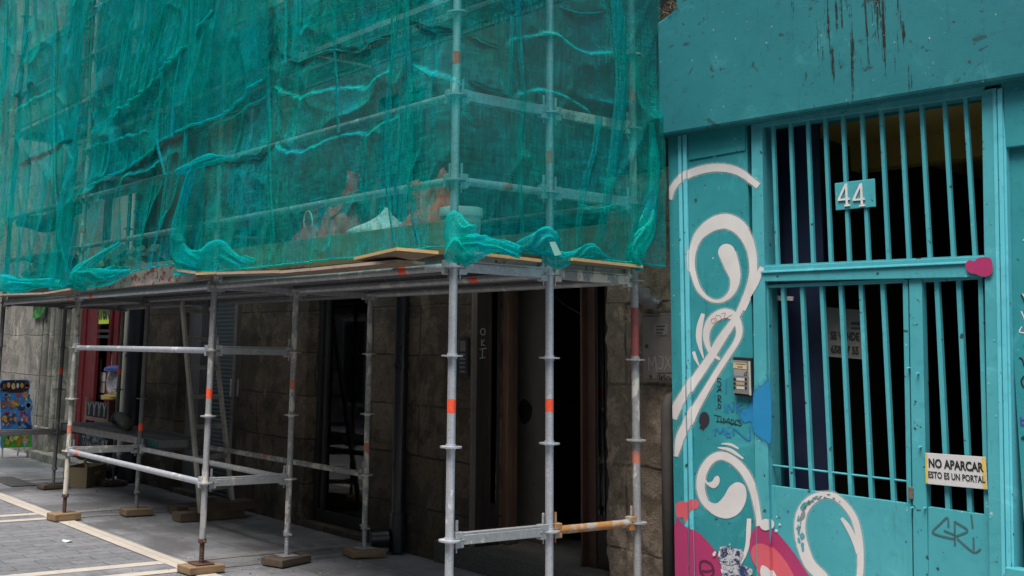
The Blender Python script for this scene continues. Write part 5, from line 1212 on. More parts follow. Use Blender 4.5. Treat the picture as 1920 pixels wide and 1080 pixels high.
# ---------------------------------------------------------------- ice-cream pavement sign
sx = -12.45; sy0, sy1 = 1.12, 1.76
sb = empty('pavement_sign', (sx, (sy0+sy1)/2, 0)); tag(sb, 'colourful ice cream picture sign standing on metal legs against pale stone wall', 'sign')
sc0 = PX(2, 845, sx); Yq = lambda px, y: float(PX(px, y, sx)[1]); Zq = lambda px, y: float(PX(px, y, sx)[2])
B_ = lambda pts, x, th_: None
def plate(name, pts, x, th_, m, parent=sb):
    n = len(pts); P = [(Yq(*p), Zq(*p)) for p in pts]
    q = MB().add([(x, y, z) for y, z in P] + [(x - th_, y, z) for y, z in P], [tuple(range(n))[::-1], tuple(range(n, 2*n))] + [(i, (i+1) % n, n + (i+1) % n, n + i) for i in range(n)])
    return obj(name, q, m, parent, recalc=True)
out = [(2,840),(2,790),(0,745),(-2,722),(3,713),(20,712),(40,712),(50,711),(56,714),(57,724),(54,732),(55,742),(60,752),(61,765),(58,775),(59,790),(61,806),(59,815),(60,838)]
bdm = pm('sign_blue', (.03,.13,.42), (.05,.24,.55), 5, .35, 0, 0, 1, (.25,.42,.62), 9, .6)
plate('board', out, sx, .03, bdm)
def cmat(n, c): return pm('sign_' + n, c, tuple(.6*v for v in c), 16, .35, 0, 0, 1, tuple(min(1, .25+1.2*v) for v in c), 24, .6)
plate('head_panel', [(1,733),(0,722),(4,715),(20,713),(48,713),(54,717),(55,725),(52,732),(38,736),(18,736)], sx + .004, .004, cmat('dark', (.03,.018,.012)))
plate('foot_panel', [(5,840),(4,818),(58,816),(59,838)], sx + .004, .004, cmat('green', (.06,.32,.02)))
rr = random.Random(5)
def blobp(x, y, rx_, ry_, c, n, lv):
    plate('picture', [(x + rx_*math.cos(a)*(1+.12*math.sin(3*a+x)), y + ry_*math.sin(a)) for a in np.linspace(0, 2*math.pi, 16)[:-1]], sx + .004 + lv, .003, cmat(n, c))
for x, y, a, b_, c, n in ((8,724,3,5,(.22,.10,.05),'choc'),(16,722,3,5,(.5,.36,.2),'cream'),(25,724,3.5,6,(.55,.42,.22),'gold'),(33,723,2.5,5,(.5,.5,.5),'pale'),(41,723,3,5,(.45,.28,.14),'tan'),(50,720,4.5,6.5,(.10,.035,.02),'cocoa'),(50,724,3,4,(.45,.25,.13),'tan2')): blobp(x, y, a, b_, c, n, .0045)
for x, y, a, b_, c, n in ((12,741,6.5,5,(.12,.25,.62),'ring'),(12,741,4,3,(.6,.6,.65),'pale'),(35,740,5,3.5,(.45,.06,.09),'pink'),(48,741,5,6,(.5,.22,.06),'amber'),
        (7,758,6.5,8,(.25,.12,.09),'brown'),(26,757,11,7,(.42,.23,.10),'cones'),(40,765,7,5,(.03,.05,.10),'navy'),(53,759,7,7.5,(.16,.32,.55),'sky'),(53,760,4,4.5,(.03,.03,.05),'ink'),
        (17,785,15,11,(.05,.05,.20),'deep'),(9,786,6.5,7,(.55,.28,.07),'orange'),(19,783,6,8,(.12,.11,.10),'smoke'),(29,786,3.5,5,(.45,.25,.12),'tan'),(15,774,9,2.5,(.5,.05,.12),'crimson'),
        (46,783,10,9.5,(.20,.07,.30),'violet'),(46,783,6,4,(.45,.16,.12),'coral'),(40,799,6,5,(.10,.25,.5),'mid'),(52,801,7,5.5,(.05,.05,.07),'ink')): blobp(x, y, a, b_, c, n, .0005 if a < 9 else 0)
for x, y, a, b_, c, n in ((14,828,4,7,(.45,.30,.10),'waffle'),(22,823,3.5,5,(.55,.5,.25),'lemon'),(30,822,5,4,(.6,.55,.1),'sun'),(35,828,3.5,8,(.5,.16,.04),'lolly'),(47,827,6,6,(.4,.25,.22),'rose'),(47,817.5,6,2.5,(.5,.2,.06),'amber')): blobp(x, y, a, b_, c, n, .0045)
rr = random.Random(8)
for k in range(46):
    x, y = rr.uniform(6, 54), rr.uniform(740, 806)
    if k % 9 == 0: y = rr.uniform(819, 835)
    a = rr.uniform(1.0, 2.6); c_ = rr.choice([(.6,.55,.5),(.5,.3,.1),(.02,.05,.16),(.45,.05,.06),(.03,.02,.02),(.1,.35,.6),(.6,.45,.12),(.3,.15,.08)])
    blobp(x, y, a, a*rr.uniform(.8, 2.0), c_, 'bit_%d' % int(sum(c_)*100), .0055)
lg_ = M['galv']
for px in (5.5, 60): obj('leg', MB().tube((sx - .02, Yq(px, 840), .01), (sx - .02, Yq(px, 840), 1.0), .014, 10), lg_, sb, smooth='auto')
for px in (12, 50): obj('leg', MB().tube((sx - .42, Yq(px, 840), .01), (sx - .05, Yq(px, 840), .95), .014, 10), lg_, sb, smooth='auto')
# ---------------------------------------------------------------- debris nets
def smooth01(x): x = np.clip(x, 0, 1); return x*x*(3-2*x)
def sz_front(x, y, Y=-.1): p = PY(x, y, Y); return float(p[0]), float(p[2])
CX, CY = .085, -.10                                  # the corner the net turns round
def sz_side(x, y): p = PX(x, y, CX); return CX + float(p[1]) - CY, float(p[2])
def path_pt(s, y0):
    """net line: along x at y=y0 up to the corner, then along y"""
    rad = .07; s = np.asarray(s, float); c = CX - (y0 - CY) * 0
    out = np.zeros(s.shape + (2,)); nrm = np.zeros(s.shape + (2,))
    a = (s - (c - rad)) / (rad * math.pi / 2)         # 0..1 on the bend
    f = a <= 0; g = a >= 1; m = ~f & ~g
    out[f, 0] = s[f]; out[f, 1] = y0; nrm[f] = (0, -1)
    th = np.clip(a, 0, 1) * math.pi / 2
    out[m, 0] = c - rad + rad*np.sin(th[m]); out[m, 1] = y0 + rad - rad*np.cos(th[m]); nrm[m, 0] = np.sin(th[m]); nrm[m, 1] = -np.cos(th[m])
    out[g, 0] = c; out[g, 1] = y0 + rad + (s[g] - (c - rad + rad*math.pi/2)); nrm[g] = (1, 0)
    return out, nrm
def net_sheet(s0, s1, zb, zt, y0, step, seed, creases=(), pleat=.014, pf=5.5, billow=.03, hang=None, wr=.004, slant=0., fold=.046):
    """zb: list of (s,z) of the lower edge or a number"""
    ns = int((s1 - s0) / step) + 1; S = np.linspace(s0, s1, ns)
    zb_ = np.interp(S, *zip(*sorted(zb))) if isinstance(zb, list) else np.full(ns, zb)
    zmean = float(zb_.min()); nz = int((zt - zmean) / (step*.6)) + 1
    T = np.linspace(0, 1, nz) ** 1.0
    SS = np.repeat(S[None], nz, 0); ZZ = zb_[None] + (zt - zb_[None]) * T[:, None]
    q = SS + slant * (ZZ - zb_[None])
    D = billow * vn(SS*.9, ZZ*.8, seed) + billow*.5 * vn(SS*2.1, ZZ*1.3, seed+1)
    for k, (f, a) in enumerate(((pf, pleat), (pf*2.3, pleat*.45), (pf*.45, pleat*1.1))):
        n = vn(q*f + .5*vn(ZZ*.7, SS*.5, seed+9), ZZ*(.28 + .1*k), seed+3+k)
        amp = .35 + .65*smooth01(.5 + .9*vn(SS*.8, ZZ*.6, seed+20+k))
        D += a * amp * ((1 - np.abs(n)) ** 3 * 1.6 - .4)
    # broad soft folds, wandering and mostly upright
    wx_ = SS*2.6 + .9*vn(SS*1.3, ZZ*.9, seed+41) + q*0; wz_ = ZZ*.8 + .7*vn(SS*.9, ZZ*1.4, seed+42)
    n = vn(wx_, wz_, seed+43); D += fold * ((1 - np.abs(n))**2 - .45)
    n = vn(SS*5.2 + 1.2*vn(SS*2, ZZ*1.7, seed+44), ZZ*2.1 + SS*1.1, seed+45); D += fold*.34 * ((1 - np.abs(n))**3 - .3)
    D += wr * vn(SS*14, ZZ*9, seed+5) + wr*.5 * vn(SS*37, ZZ*26, seed+6)
    if hang is not None:                              # dense pleats gathered towards the lower edge
        e = np.exp(-(ZZ - zb_[None]) / hang[1]); n = vn(q*hang[2], ZZ*.5, seed+7); D += hang[0] * e * ((1 - np.abs(n))**2*1.8 - .3)
    for pts, A, h, sg in creases:
        ps = sorted(pts); xs, zs = zip(*ps)
        zc = np.interp(SS, xs, zs) + .012*vn(SS*9, ZZ*0, seed+8)
        win = smooth01((SS - xs[0]) / .09) * smooth01((xs[-1] - SS) / .09)
        dz = ZZ - zc
        D += -sg * A * np.tanh(dz / .007) * np.exp(-np.abs(dz) / h) * win
    P, N = path_pt(SS, y0)
    D = np.where(D < -.035, -.035 + (D + .035)*.2, D)
    V = np.zeros(SS.shape + (3,)); V[..., 0] = P[..., 0] + N[..., 0]*D; V[..., 1] = P[..., 1] + N[..., 1]*D; V[..., 2] = ZZ
    return V
def F(*pts): return [sz_front(*p) for p in pts]
def S_(*pts): return [sz_side(*p) for p in pts]
def net_obj(name, V, m, parent=None, base=None): return obj(name, MB().grid(V), m, parent, smooth=True, base=base)
ZB = ZD(3) + .10
cr1 = [(F((505,88),(530,105),(565,122),(600,103),(640,92),(665,96),(682,101),(710,80),(745,66)), .009, .16, -1),
       (F((505,158),(530,172),(565,186),(600,172),(640,162),(665,166),(686,167),(705,150),(745,132)), .018, .16, 1),
       (F((510,270),(540,286),(572,286),(610,266),(640,250),(670,251),(690,252),(715,235),(755,215)), .018, .16, 1),
       (F((425,160),(450,148),(480,128),(505,92)), .02, .14, -1), (F((330,262),(375,240),(420,222),(450,205),(480,188),(506,160)), .018, .13, 1),
       (F((335,322),(365,308),(410,299),(450,300),(485,293),(515,262)), .02, .12, -1),
       (F((768,40),(790,52),(820,60),(850,60)), .02, .14, -1), (F((770,118),(790,130),(815,138),(850,150),(862,160)), .018, .2, 1)]
cr2 = [(S_((866,66),(900,82),(930,92)), .009, .13, -1), (S_((930,92),(955,70),(990,64),(1025,60),(1045,62),(1070,85),(1100,98),(1145,95)), .018, .15, 1),
       (S_((866,150),(900,168),(942,182)), .02, .14, -1), (S_((942,186),(965,172),(1000,166),(1040,172),(1075,190),(1108,216)), .02, .15, 1), (S_((1040,5),(1070,24),(1100,24),(1135,18)), .009, .13, -1),
       (S_((1060,380),(1100,395),(1150,380)), .006, .2, 1)]
V1 = net_sheet(-3.62, CX - CY + 1.64, ZB, 6.3, CY, .0155, 11, cr1 + cr2, .0075, 3.0, .026, (.014, .30, 8), .0035)
n1 = net_obj('debris_net', V1, M['net']); tag(n1, 'green debris net wrapped round the near corner of the scaffold above the plywood edge', 'net', 'green nets hung on the scaffold')
h2 = F((130,545),(152,536),(200,524),(260,512),(330,500),(360,497),(420,498),(440,498))
V2 = net_sheet(-6.45, -3.05, [(s, z + .02) for s, z in h2], 6.3, -.145, .017, 31,
               [(F((240,330),(290,298),(318,270),(360,250),(415,232)), .012, .16, -1), (F((170,275),(235,262),(300,245)), .02, .12, 1), (F((300,200),(330,150),(385,95)), .02, .15, 1)], .012, 4.6, .035, (.022, .6, 9), .002, slant=-.25, fold=.045)
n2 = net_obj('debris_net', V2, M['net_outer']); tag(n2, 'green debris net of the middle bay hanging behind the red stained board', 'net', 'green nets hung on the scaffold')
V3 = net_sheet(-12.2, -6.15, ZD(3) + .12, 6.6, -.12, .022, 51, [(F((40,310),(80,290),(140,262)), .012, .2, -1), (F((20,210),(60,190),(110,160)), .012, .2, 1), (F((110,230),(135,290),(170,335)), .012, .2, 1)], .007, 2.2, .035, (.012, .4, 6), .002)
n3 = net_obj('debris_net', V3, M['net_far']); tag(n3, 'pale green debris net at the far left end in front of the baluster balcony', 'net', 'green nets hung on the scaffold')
h4 = F((225,223),(240,216),(262,204),(285,186),(305,162),(320,138),(350,112),(385,75),(425,20))
V4 = net_sheet(h4[0][0], h4[-1][0], h4, 6.35, -.185, .016, 71, (), .015, 6.5, .03, (.030, .5, 12), .002, slant=-.12)
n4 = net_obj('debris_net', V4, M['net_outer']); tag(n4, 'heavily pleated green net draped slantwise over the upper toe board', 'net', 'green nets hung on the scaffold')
h5 = F((185,352),(205,340),(245,322),(285,296),(318,266),(345,250),(400,235),(440,214),(500,160),(512,150))
V5 = net_sheet(h5[0][0], h5[-1][0], h5, 6.32, -.165, .017, 91, (), .008, 3.2, .03, (.018, .35, 7), .002, slant=.1)
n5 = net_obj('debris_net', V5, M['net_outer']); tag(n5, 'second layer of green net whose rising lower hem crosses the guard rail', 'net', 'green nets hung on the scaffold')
# hems: a rolled, doubled edge
def hem(parent, V, r=.007):
    row = V[0][::3]; obj('hem', MB().path([Vector(p) for p in row], r, 6), M['net_dense'], parent, smooth=True)
hem(n2, V2); hem(n4, V4, .009); hem(n5, V5, .009); hem(n1, V1)
# doubled vertical folds
M['net_tied'] = net_mat('green_net_tied', (.001,.40,.36), .76, (.0,.42,.56))
M['net_fold'] = net_mat('green_net_fold', (.001,.40,.36), .60, (.0,.40,.48))
def ribbon(parent, pts, w, side=False, off=.020, name='fold'):
    m = sz_side if side else sz_front
    C = crom([(*m(x, y), ww) for (x, y), ww in zip(pts, [q*1.55 for q in w] if isinstance(w, (list, tuple)) else [w*1.7]*len(pts))], 14); n = len(C)
    k = 7; V = np.zeros((n, k, 3))
    for j, t_ in enumerate(np.linspace(-1, 1, k)):
        s = C[:, 0] + t_ * C[:, 2] / 2 + .004*vn(C[:, 1]*5, C[:, 1]*0 + j*.3, 4); d = off + .014*(1 - t_*t_) + .008*vn(C[:, 1]*3, C[:, 0]*0, int(pts[0][0])) + .006*math.sin(j*2.1)
        P, N = path_pt(s, CY); V[:, j, 0] = P[:, 0] + N[:, 0]*d; V[:, j, 1] = P[:, 1] + N[:, 1]*d; V[:, j, 2] = C[:, 1]
    return obj(name, MB().grid(V), M['net_fold'], parent, smooth=True)
for pts, w in (([(770,-60),(770,0),(770,60),(771,130),(773,200),(775,300),(782,400),(793,458)], [.03,.03,.03,.035,.04,.035,.03,.02]),
               ([(758,-40),(752,30),(744,110),(735,205),(732,300),(738,400),(744,457)], [.012,.014,.02,.04,.03,.016,.014]),
               ([(509,-60),(508,0),(507,100),(508,200),(511,268)], .022), ([(511,270),(514,350),(520,450)], .012), ([(632,-60),(634,60),(638,160),(641,250)], .013),
               ([(741,-60),(741,60),(740,150)], .014), ([(538,-60),(540,60),(542,120)], .02), ([(568,-50),(570,40)], .018), ([(480,-60),(484,40),(487,120)], .016),
               ([(448,-60),(440,80),(435,200)], .012), ([(762,205),(760,260),(752,330),(748,400)], .010), ([(690,255),(686,300),(684,360)], .008)): ribbon(n1, pts, w)
for pts, w in (([(960,-60),(962,60),(966,130),(969,185),(962,260),(962,330),(966,440)], [.03,.03,.028,.02,.03,.02,.012]), ([(1130,-60),(1146,15),(1152,80),(1155,150),(1148,230),(1137,320),(1118,420),(1108,458)], [.06,.07,.075,.075,.07,.06,.05,.04]),
               ([(1111,222),(1102,280),(1088,340),(1076,410),(1073,450),(1078,472)], [.045,.03,.04,.03,.02,.03]), ([(948,30),(945,110),(943,180)], .015)): ribbon(n1, pts, w, True)
for pts, w in (([(385,-60),(380,60),(374,180),(366,300)], .030), ([(400,-40),(392,60),(380,180)], .02), ([(330,130),(322,180),(316,260),(330,330)], .022), ([(345,280),(330,360),(322,430)], .02), ([(365,90),(350,170),(345,260)], .03),
               ([(300,20),(282,110),(270,170)], .025), ([(330,10),(310,80),(292,160)], .018), ([(255,60),(246,130),(240,200)], .02)): ribbon(n2, pts, w, off=.10)
for pts, w in (([(112,-40),(110,60),(106,160),(108,260),(112,370),(125,470),(150,545)], .03), ([(60,60),(40,140),(30,200)], .03), ([(20,-20),(15,120),(8,250)], .05)): ribbon(n3, pts, w, off=.04)
def crease(parent, V, s0, s1, pts):
    # follow the mesh of the net along the crease
    ps = sorted(pts); xs, zs = zip(*ps); nz, ns = V.shape[:2]; out = []
    for j in range(0, ns, 2):
        s_ = s0 + (s1 - s0) * j / (ns - 1)
        if s_ < xs[0] + .02 or s_ > xs[-1] - .02: continue
        z = np.interp(s_, xs, zs) + .012*float(vn(s_*9, 0*s_, 0)); i = int(np.argmin(np.abs(V[:, j, 2] - z)))
        p = V[i, j].copy(); out.append(p)
    if len(out) > 4:
        o_ = np.array(out); k = np.ones(5)/5
        for c in range(3): o_[2:-2, c] = np.convolve(o_[:, c], k, 'valid')
        n_ = np.array([1.,0,0]) if o_[:, 0].mean() > .02 else np.array([0,-1.,0])
        obj('crease_fold', MB().path([Vector(p + n_*.006) for p in o_], [.0010 + .0022*math.sin(math.pi*q)**.5*(.6 + .4*math.sin(q*23)**2) for q in np.linspace(.02, .98, len(o_))], 6), M['net_dense'], parent, smooth=True)
S1E = CX - CY + 1.64
for cr in cr1 + cr2: crease(n1, V1, -3.62, S1E, cr[0])
# gathered, tied up ends of the net
def bunch(parent, pts, rad, side=False, off=.09, seed=1, flat=.5, folds=3):
    if side == 'xyz': C = crom([(*p, r) for p, r in zip(pts, rad)], 10)
    else:
        Q = []
        for (x, y), r in zip(pts, rad):
            p = PX(x, y, CX + off) if side else PY(x, y, CY - off); Q.append((*p, r))
        C = crom(Q, 16)
    n = len(C); K = 72; V = np.zeros((n, K + 1, 3))
    tt, aa = np.meshgrid(np.linspace(0, 1, n), np.arange(K + 1) % K / K, indexing='ij'); per = np.minimum(aa, 1 - aa)*2
    FO = (1 - np.abs(vn(per*folds*1.3 + .9*vn(tt*3, per*2, seed+5), tt*2.2 + seed, seed)))**1.5 + .14*(1 - np.abs(vn(per*folds*3.1, tt*6 + aa*2, seed+2)))**3 - .2
    ax = np.array([0,1.,0]) if not side else np.array([1.,0,0])
    for i in range(n):
        d = C[min(i+1, n-1), :3] - C[max(i-1, 0), :3]; d /= np.linalg.norm(d) + 1e-9
        u = np.cross(d, ax); u /= np.linalg.norm(u) + 1e-9
        for j in range(K + 1):
            a = 2*math.pi*j/K
            rr_ = C[i, 3] * (.74 + .50*FO[i, j] + .12*math.sin(2*a + seed))
            V[i, j] = C[i, :3] + u*rr_*math.cos(a) + ax*rr_*math.sin(a)*flat
    return obj('gathered_end', MB().grid(V), M['net_tied'] if parent is not n1 or seed in (7, 8) else M['net_dense'], parent, smooth=True)
bunch(n1, [(846,398),(850,415),(856,440),(866,462),(884,486)], [.025,.07,.115,.105,.025], seed=1)
bunch(n1, [(850,470),(875,468),(905,462),(935,462),(975,474)], [.06,.07,.05,.035,.03], seed=2, folds=2.6)
bunch(n1, [(935,472),(965,466),(1000,456),(1026,455),(1040,484)], [.018,.035,.065,.085,.03], True, .05, 3)
bunch(n1, [(1020,480),(1050,488),(1075,480),(1105,470),(1135,484),(1165,495)], [.045,.05,.035,.045,.03,.02], True, .03, 4, folds=2.6)
bunch(n1, [(1225,395),(1216,430),(1196,462),(1192,486),(1204,506)], [.02,.055,.075,.075,.02], True, .04, 5)
bunch(n1, [(1222,230),(1226,300),(1222,370),(1208,430),(1180,480)], [.02,.05,.075,.085,.05], True, .0, 6, folds=2.6)
bunch(n1, [(368,306),(355,335),(343,385),(334,440),(338,478),(372,496)], [.035,.045,.06,.085,.09,.05], off=.12, seed=7)
bunch(n1, [(345,486),(380,488),(410,476),(440,488),(480,492)], [.055,.085,.085,.055,.02], off=.10, seed=8, folds=2.6)
bunch(n2, [(225,455),(190,478),(160,503),(140,525),(160,541)], [.02,.04,.07,.095,.03], off=.12, seed=9)
bunch(n2, [(140,525),(170,520),(205,517),(245,508)], [.09,.10,.07,.02], off=.11, seed=10, folds=2.6)
bunch(n3, [(0,530),(40,536),(80,530),(130,536)], [.10,.09,.05,.05], off=.05, seed=12, folds=2.6)
bunch(n3, [(165,528),(200,512),(240,505)], [.03,.06,.02], off=.03, seed=13)
bunch(n2, [(330,322),(350,315),(372,305),(400,300),(430,296)], [.02,.035,.05,.04,.015], off=.10, seed=14)
# ---------------------------------------------------------------- plywood along the deck edge
def board(label, c, th_=.02, m=None, edge=True, em=None):
    """c: four lower corners"""
    c = [np.array(p, float) for p in c]; up_ = np.array([0,0,th_])
    e = empty('plywood_board', sum(c)/4); tag(e, label, 'board', 'boards laid along the deck edge')
    obj('sheet', MB().add(c + [p + up_ for p in c], [(0,3,2,1),(4,5,6,7),(0,1,5,4),(1,2,6,5),(2,3,7,6),(3,0,4,7)]), m or M['ply'], e, recalc=True)
    if edge:
        q = MB()
        cen = sum(c)/4
        for i in range(4):
            a, b_ = c[i], c[(i+1) % 4]; n = np.cross(b_ - a, [0,0,1.]); n /= np.linalg.norm(n)
            if n @ ((a+b_)/2 - cen) < 0: n = -n
            q.hexa([a + n*.0008 + up_*.06, b_ + n*.0008 + up_*.06, b_ + n*.0022 + up_*.06, a + n*.0022 + up_*.06, a + n*.0008 + up_*.94, b_ + n*.0008 + up_*.94, b_ + n*.0022 + up_*.94, a + n*.0022 + up_*.94])
        obj('edge', q, em or M['ply_yellow'], e, recalc=True)
    return e
YE = -.24
def edge_run(px0, px1, y0, y1, lab, yb=-.035, em=None):
    a = PY(px0, y0, YE); b_ = PY(px1, y1, YE); board(lab, [a, b_, (b_[0], yb, b_[2] + .0), (a[0], yb, a[2] + .0)], em=em)
edge_run(332, 366, 509, 514, 'short greyish board end sticking out left of the second pole', em=M['ply_grey'])
edge_run(367, 405, 516, 514, 'yellow edged short board under the gathered net at the second pole')
edge_run(406, 523, 515, 512, 'pinkish edged plywood board on the deck edge right of the second pole', em=M['ply_grey'])
edge_run(524, 582, 513, 508, 'plywood board beside the sloping overhang on the deck edge, shorter one', em=M['ply_grey'])
edge_run(583, 655, 508, 501, 'plywood board reaching the overhanging sheet on the deck edge', em=M['ply_grey'])
edge_run(656, 742, 501, 493, 'plywood board partly under the big overhanging sheet', em=M['ply_grey'])
A_, B2, C_, D_ = PY(664, 488, -.20), PY(744, 470, -.32), PY(822, 477, -.25), PY(740, 498, -.02)
board('large yellow edged plywood sheet jutting out left of the bucket', [A_, B2, C_, D_])
xs_ = .155
def side_run(px0, px1, y0, y1, lab, dx_=.13):
    a = PX(px0, y0, xs_); b_ = PX(px1, y1, xs_); board(lab, [(a[0]-dx_, a[1], a[2]), a, b_, (b_[0]-dx_, b_[1], b_[2])])
side_run(880, 1015, 477, 492, 'yellow edged board on the side deck edge between first and middle pole')
side_run(1075, 1205, 489, 503, 'yellow edged board on the side deck edge between middle and rear pole')
edge_run(-60, 80, 556, 552, 'warped pale board on the deck edge at the far left', em=M['ply_grey'])
edge_run(82, 132, 552, 544, 'short pale board on the deck edge left of the third pole', em=M['ply_grey'])
a = PX(1040, 458, CX + .11); tg = MB(); tg.add([PX(1030,454,CX+.14), PX(1041,453,CX+.14), PX(1053,477,CX+.15), PX(1040,480,CX+.15)], [(0,1,2,3)])
tg.add([PX(1030,454,CX+.137), PX(1041,453,CX+.137), PX(1053,477,CX+.147), PX(1040,480,CX+.147)], [(3,2,1,0)])
tag(obj('paper_tag', tg, pm('pale_green_tag', (.20,.42,.36), (.16,.36,.31), 12, .7)), 'pale tag stuck in the gathered net beside the middle near pole', 'tag')

# ---------------------------------------------------------------- things lying on the lower deck
DT = ZD(3) + .078
def sack(name, label, px, Y, w, h, m, seed, lean=0., neck=.35, dep=.16, peaks=2, group=None):
    c = PY(px, 430, Y); cx = float(c[0]); n, K = 34, 56; V = np.zeros((n, K + 1, 3)); rr = random.Random(seed)
    for i, t_ in enumerate(np.linspace(0, 1, n)):
        r = float(np.interp(t_, [0,.08,.3,.5,.68,.8,.86,.93,.985,1], [.72,.95,1.02,.95,.74,.50,.40,.52,.60,.02] if neck > .5 else [.78,1.0,1.04,.98,.86,.66,.50,.40,.25,.02]))
        for j in range(K + 1):
            a = 2*math.pi*(j % K)/K
            p = Vector((math.cos(a)*1.3 + seed*3, math.sin(a)*1.3, t_*1.7))
            up_ = smooth01((t_-.45)/.35)
            k = 1 + .42*noise.noise(p*1.0) + .22*noise.noise(p*2.6)*(1 - .3*up_) + .16*(abs(math.sin(4.5*a + 4*noise.noise(p*.8))) - .5)*up_ + .07*(1 - abs(noise.noise(p*4.3)))
            zz = t_*h*(1 + .30*math.sin(peaks*a + seed*1.3)*smooth01((t_-.80)/.2)*(1 if neck > .5 else .4) + .10*noise.noise(p*1.5))
            sag = .05*noise.noise(Vector((seed, t_*2, 0)))
            V[i, j] = (cx + sag + w/2*r*k*math.cos(a) + lean*t_*t_, Y + dep*r*k*math.sin(a), DT + .002 + max(0, zz))
    o = obj(name, MB().grid(V), m, None, smooth=True, base=(cx, Y, DT)); tag(o, label, 'sack', group); return o
redb = pm('brick_red_plastic', (.52,.035,.02), (.36,.025,.018), 6, .5, 0, .6, 14, (.50,.16,.12), 12, .70, (1,1,.5), .5, .02)
brb = pm('dusty_red_plastic', (.42,.055,.035), (.30,.04,.028), 5, .55, 0, .6, 13, (.42,.24,.2), 9, .66, (1,1,.4), .5, .02)
org_ = pm('orange_red_plastic', (.75,.07,.02), (.55,.05,.018), 6, .5, 0, .6, 14, (.6,.3,.22), 12, .70, (1,1,.6), .5, .02)
whb = pm('white_plastic_sack', (.75,.77,.75), (.62,.65,.63), 5, .45, 0, .7, 12, None, 9, .6, (1,1,.8), .5, .02)
sack('rubble_sack', 'dusty red rubble sack with pale handle loop, leftmost of the sacks behind the net', 583, .30, .34, .40, brb, 2, .0, .6, .15)
sack('rubble_sack', 'red striped rubble sack with tall peaked top left of the white sack', 636, .34, .38, .54, redb, 5, .08, .75, .16, 1)
sack('rubble_sack', 'bulging white rubble sack lying between the red sacks', 712, .30, .48, .34, whb, 7, .05, .42, .18)
sack('rubble_sack', 'orange red rubble sack directly right of the white sack', 788, .38, .30, .42, org_, 9, -.02, .6, .15)
sack('rubble_sack', 'orange and grey rubble sack just left of the white bucket', 828, .36, .26, .46, org_, 12, .02, .65, .14)
hl_ = PY(578, 415, .12)
q = MB().path([PY(578 + 8*math.cos(a), 418 - 22*math.sin(a), .10 + .02*math.sin(a)) for a in np.linspace(-.6, 3.7, 18)], .006, 6)
tag(obj('handle_loop', q, pm('pale_strap', (.5,.47,.43), None, 9, .7), smooth=True), 'pale strap loop on the front of the leftmost red sack', 'strap')
bp = PY(864, 440, .26)
bk = empty('bucket', (bp[0], .26, DT)); tag(bk, 'white plastic paint bucket with blue label standing behind the corner pole', 'bucket')
wpl = pm('white_bucket_plastic', (.55,.60,.58), (.45,.50,.48), 6, .4, 0, .1, 30, (.25,.30,.28), 24, .66)
obj('body', MB().lathe((bp[0], .26, DT), [(.100,0),(.105,.005),(.122,.25),(.118,.25)], 36), wpl, bk, smooth='auto')
obj('lid', MB().lathe((bp[0], .26, DT + .25), [(.118,0),(.132,.0),(.134,.012),(.132,.045),(.128,.055),(.112,.056),(.108,.05),(.0,.048)], 36), wpl, bk, smooth='auto')
lb = MB(); V = np.zeros((6, 25, 3))
for i, z in enumerate(np.linspace(.05, .19, 6)):
    for j, a in enumerate(np.linspace(-2.0, .5, 25)): r = .106 + .017*z/.25 + .0012; V[i, j] = (bp[0] + r*math.cos(a), .26 + r*math.sin(a), DT + z)
obj('label', lb.grid(V), pm('blue_label', (.05,.22,.45), (.35,.48,.55), 26, .5), bk, smooth=True)
lb = MB(); V = np.zeros((2, 25, 3))
for i, z in enumerate((.193, .212)):
    for j, a in enumerate(np.linspace(-2.0, .5, 25)): r = .106 + .017*z/.25 + .0012; V[i, j] = (bp[0] + r*math.cos(a), .26 + r*math.sin(a), DT + z)
obj('label_stripe', lb.grid(V), pm('grey_label_print', (.16,.17,.18), (.5,.5,.5), 90, .5), bk, smooth=True)
# boards and a tool crate behind the sacks
q = MB(); a = PY(684, 430, .62); b_ = PY(702, 333, .62)
q.beam((a[0], .62, DT), (b_[0], .66, b_[2]), .06, .025, (0,1,0)); st_ = tag(obj('wooden_stake', q, pm('green_grey_stake', (.22,.23,.14), (.15,.16,.10), 5, .8), bevel=.003), 'pale tipped wooden stake standing up behind the white sack', 'stake')
q = MB(); a = PY(676, 345, .7); b_ = PY(770, 345, .7)
q.box(a[0], b_[0], .68, 1.0, DT, float(a[2]) - .02); q.box(a[0] - .012, b_[0] + .012, .668, 1.012, float(a[2]) - .019, a[2])
tag(obj('tool_chest', q, pm('dark_green_chest', (.05,.075,.06), (.035,.05,.04), 4, .6), bevel=.006), 'dark flat topped tool chest standing behind the sacks on the deck', 'chest')
# rubble heaps of the left bays
def heap(label, x0, x1, y0, y1, zc, n, seed, c):
    rr = random.Random(seed); q = MB()
    for k in range(n):
        x = rr.gauss((x0+x1)/2, (x1-x0)/4.5); y = rr.uniform(y0, y1); u = abs(x - (x0+x1)/2)/((x1-x0)/2); z = DT + .02 + max(0, zc*(1-u*u))*rr.random()
        s = [rr.uniform(.03, .12), rr.uniform(.03, .08), rr.uniform(.015, .06)]; e = Matrix.Rotation(rr.uniform(0, 6), 3, 'Z') @ Matrix.Rotation(rr.uniform(-.8, .8), 3, 'X') @ Matrix.Rotation(rr.uniform(-.6, .6), 3, 'Y')
        q.hexa([Vector((x, y, z + .03)) + e @ Vector((a*s[0]*rr.uniform(.7,1.1), b_*s[1]*rr.uniform(.7,1.1), c_*s[2])) for c_ in (-1, 1) for a, b_ in ((-1,-1),(1,-1),(1,1),(-1,1))])
    tag(obj('rubble_heap', q, c), label, 'rubble', 'rubble heaps on the deck')
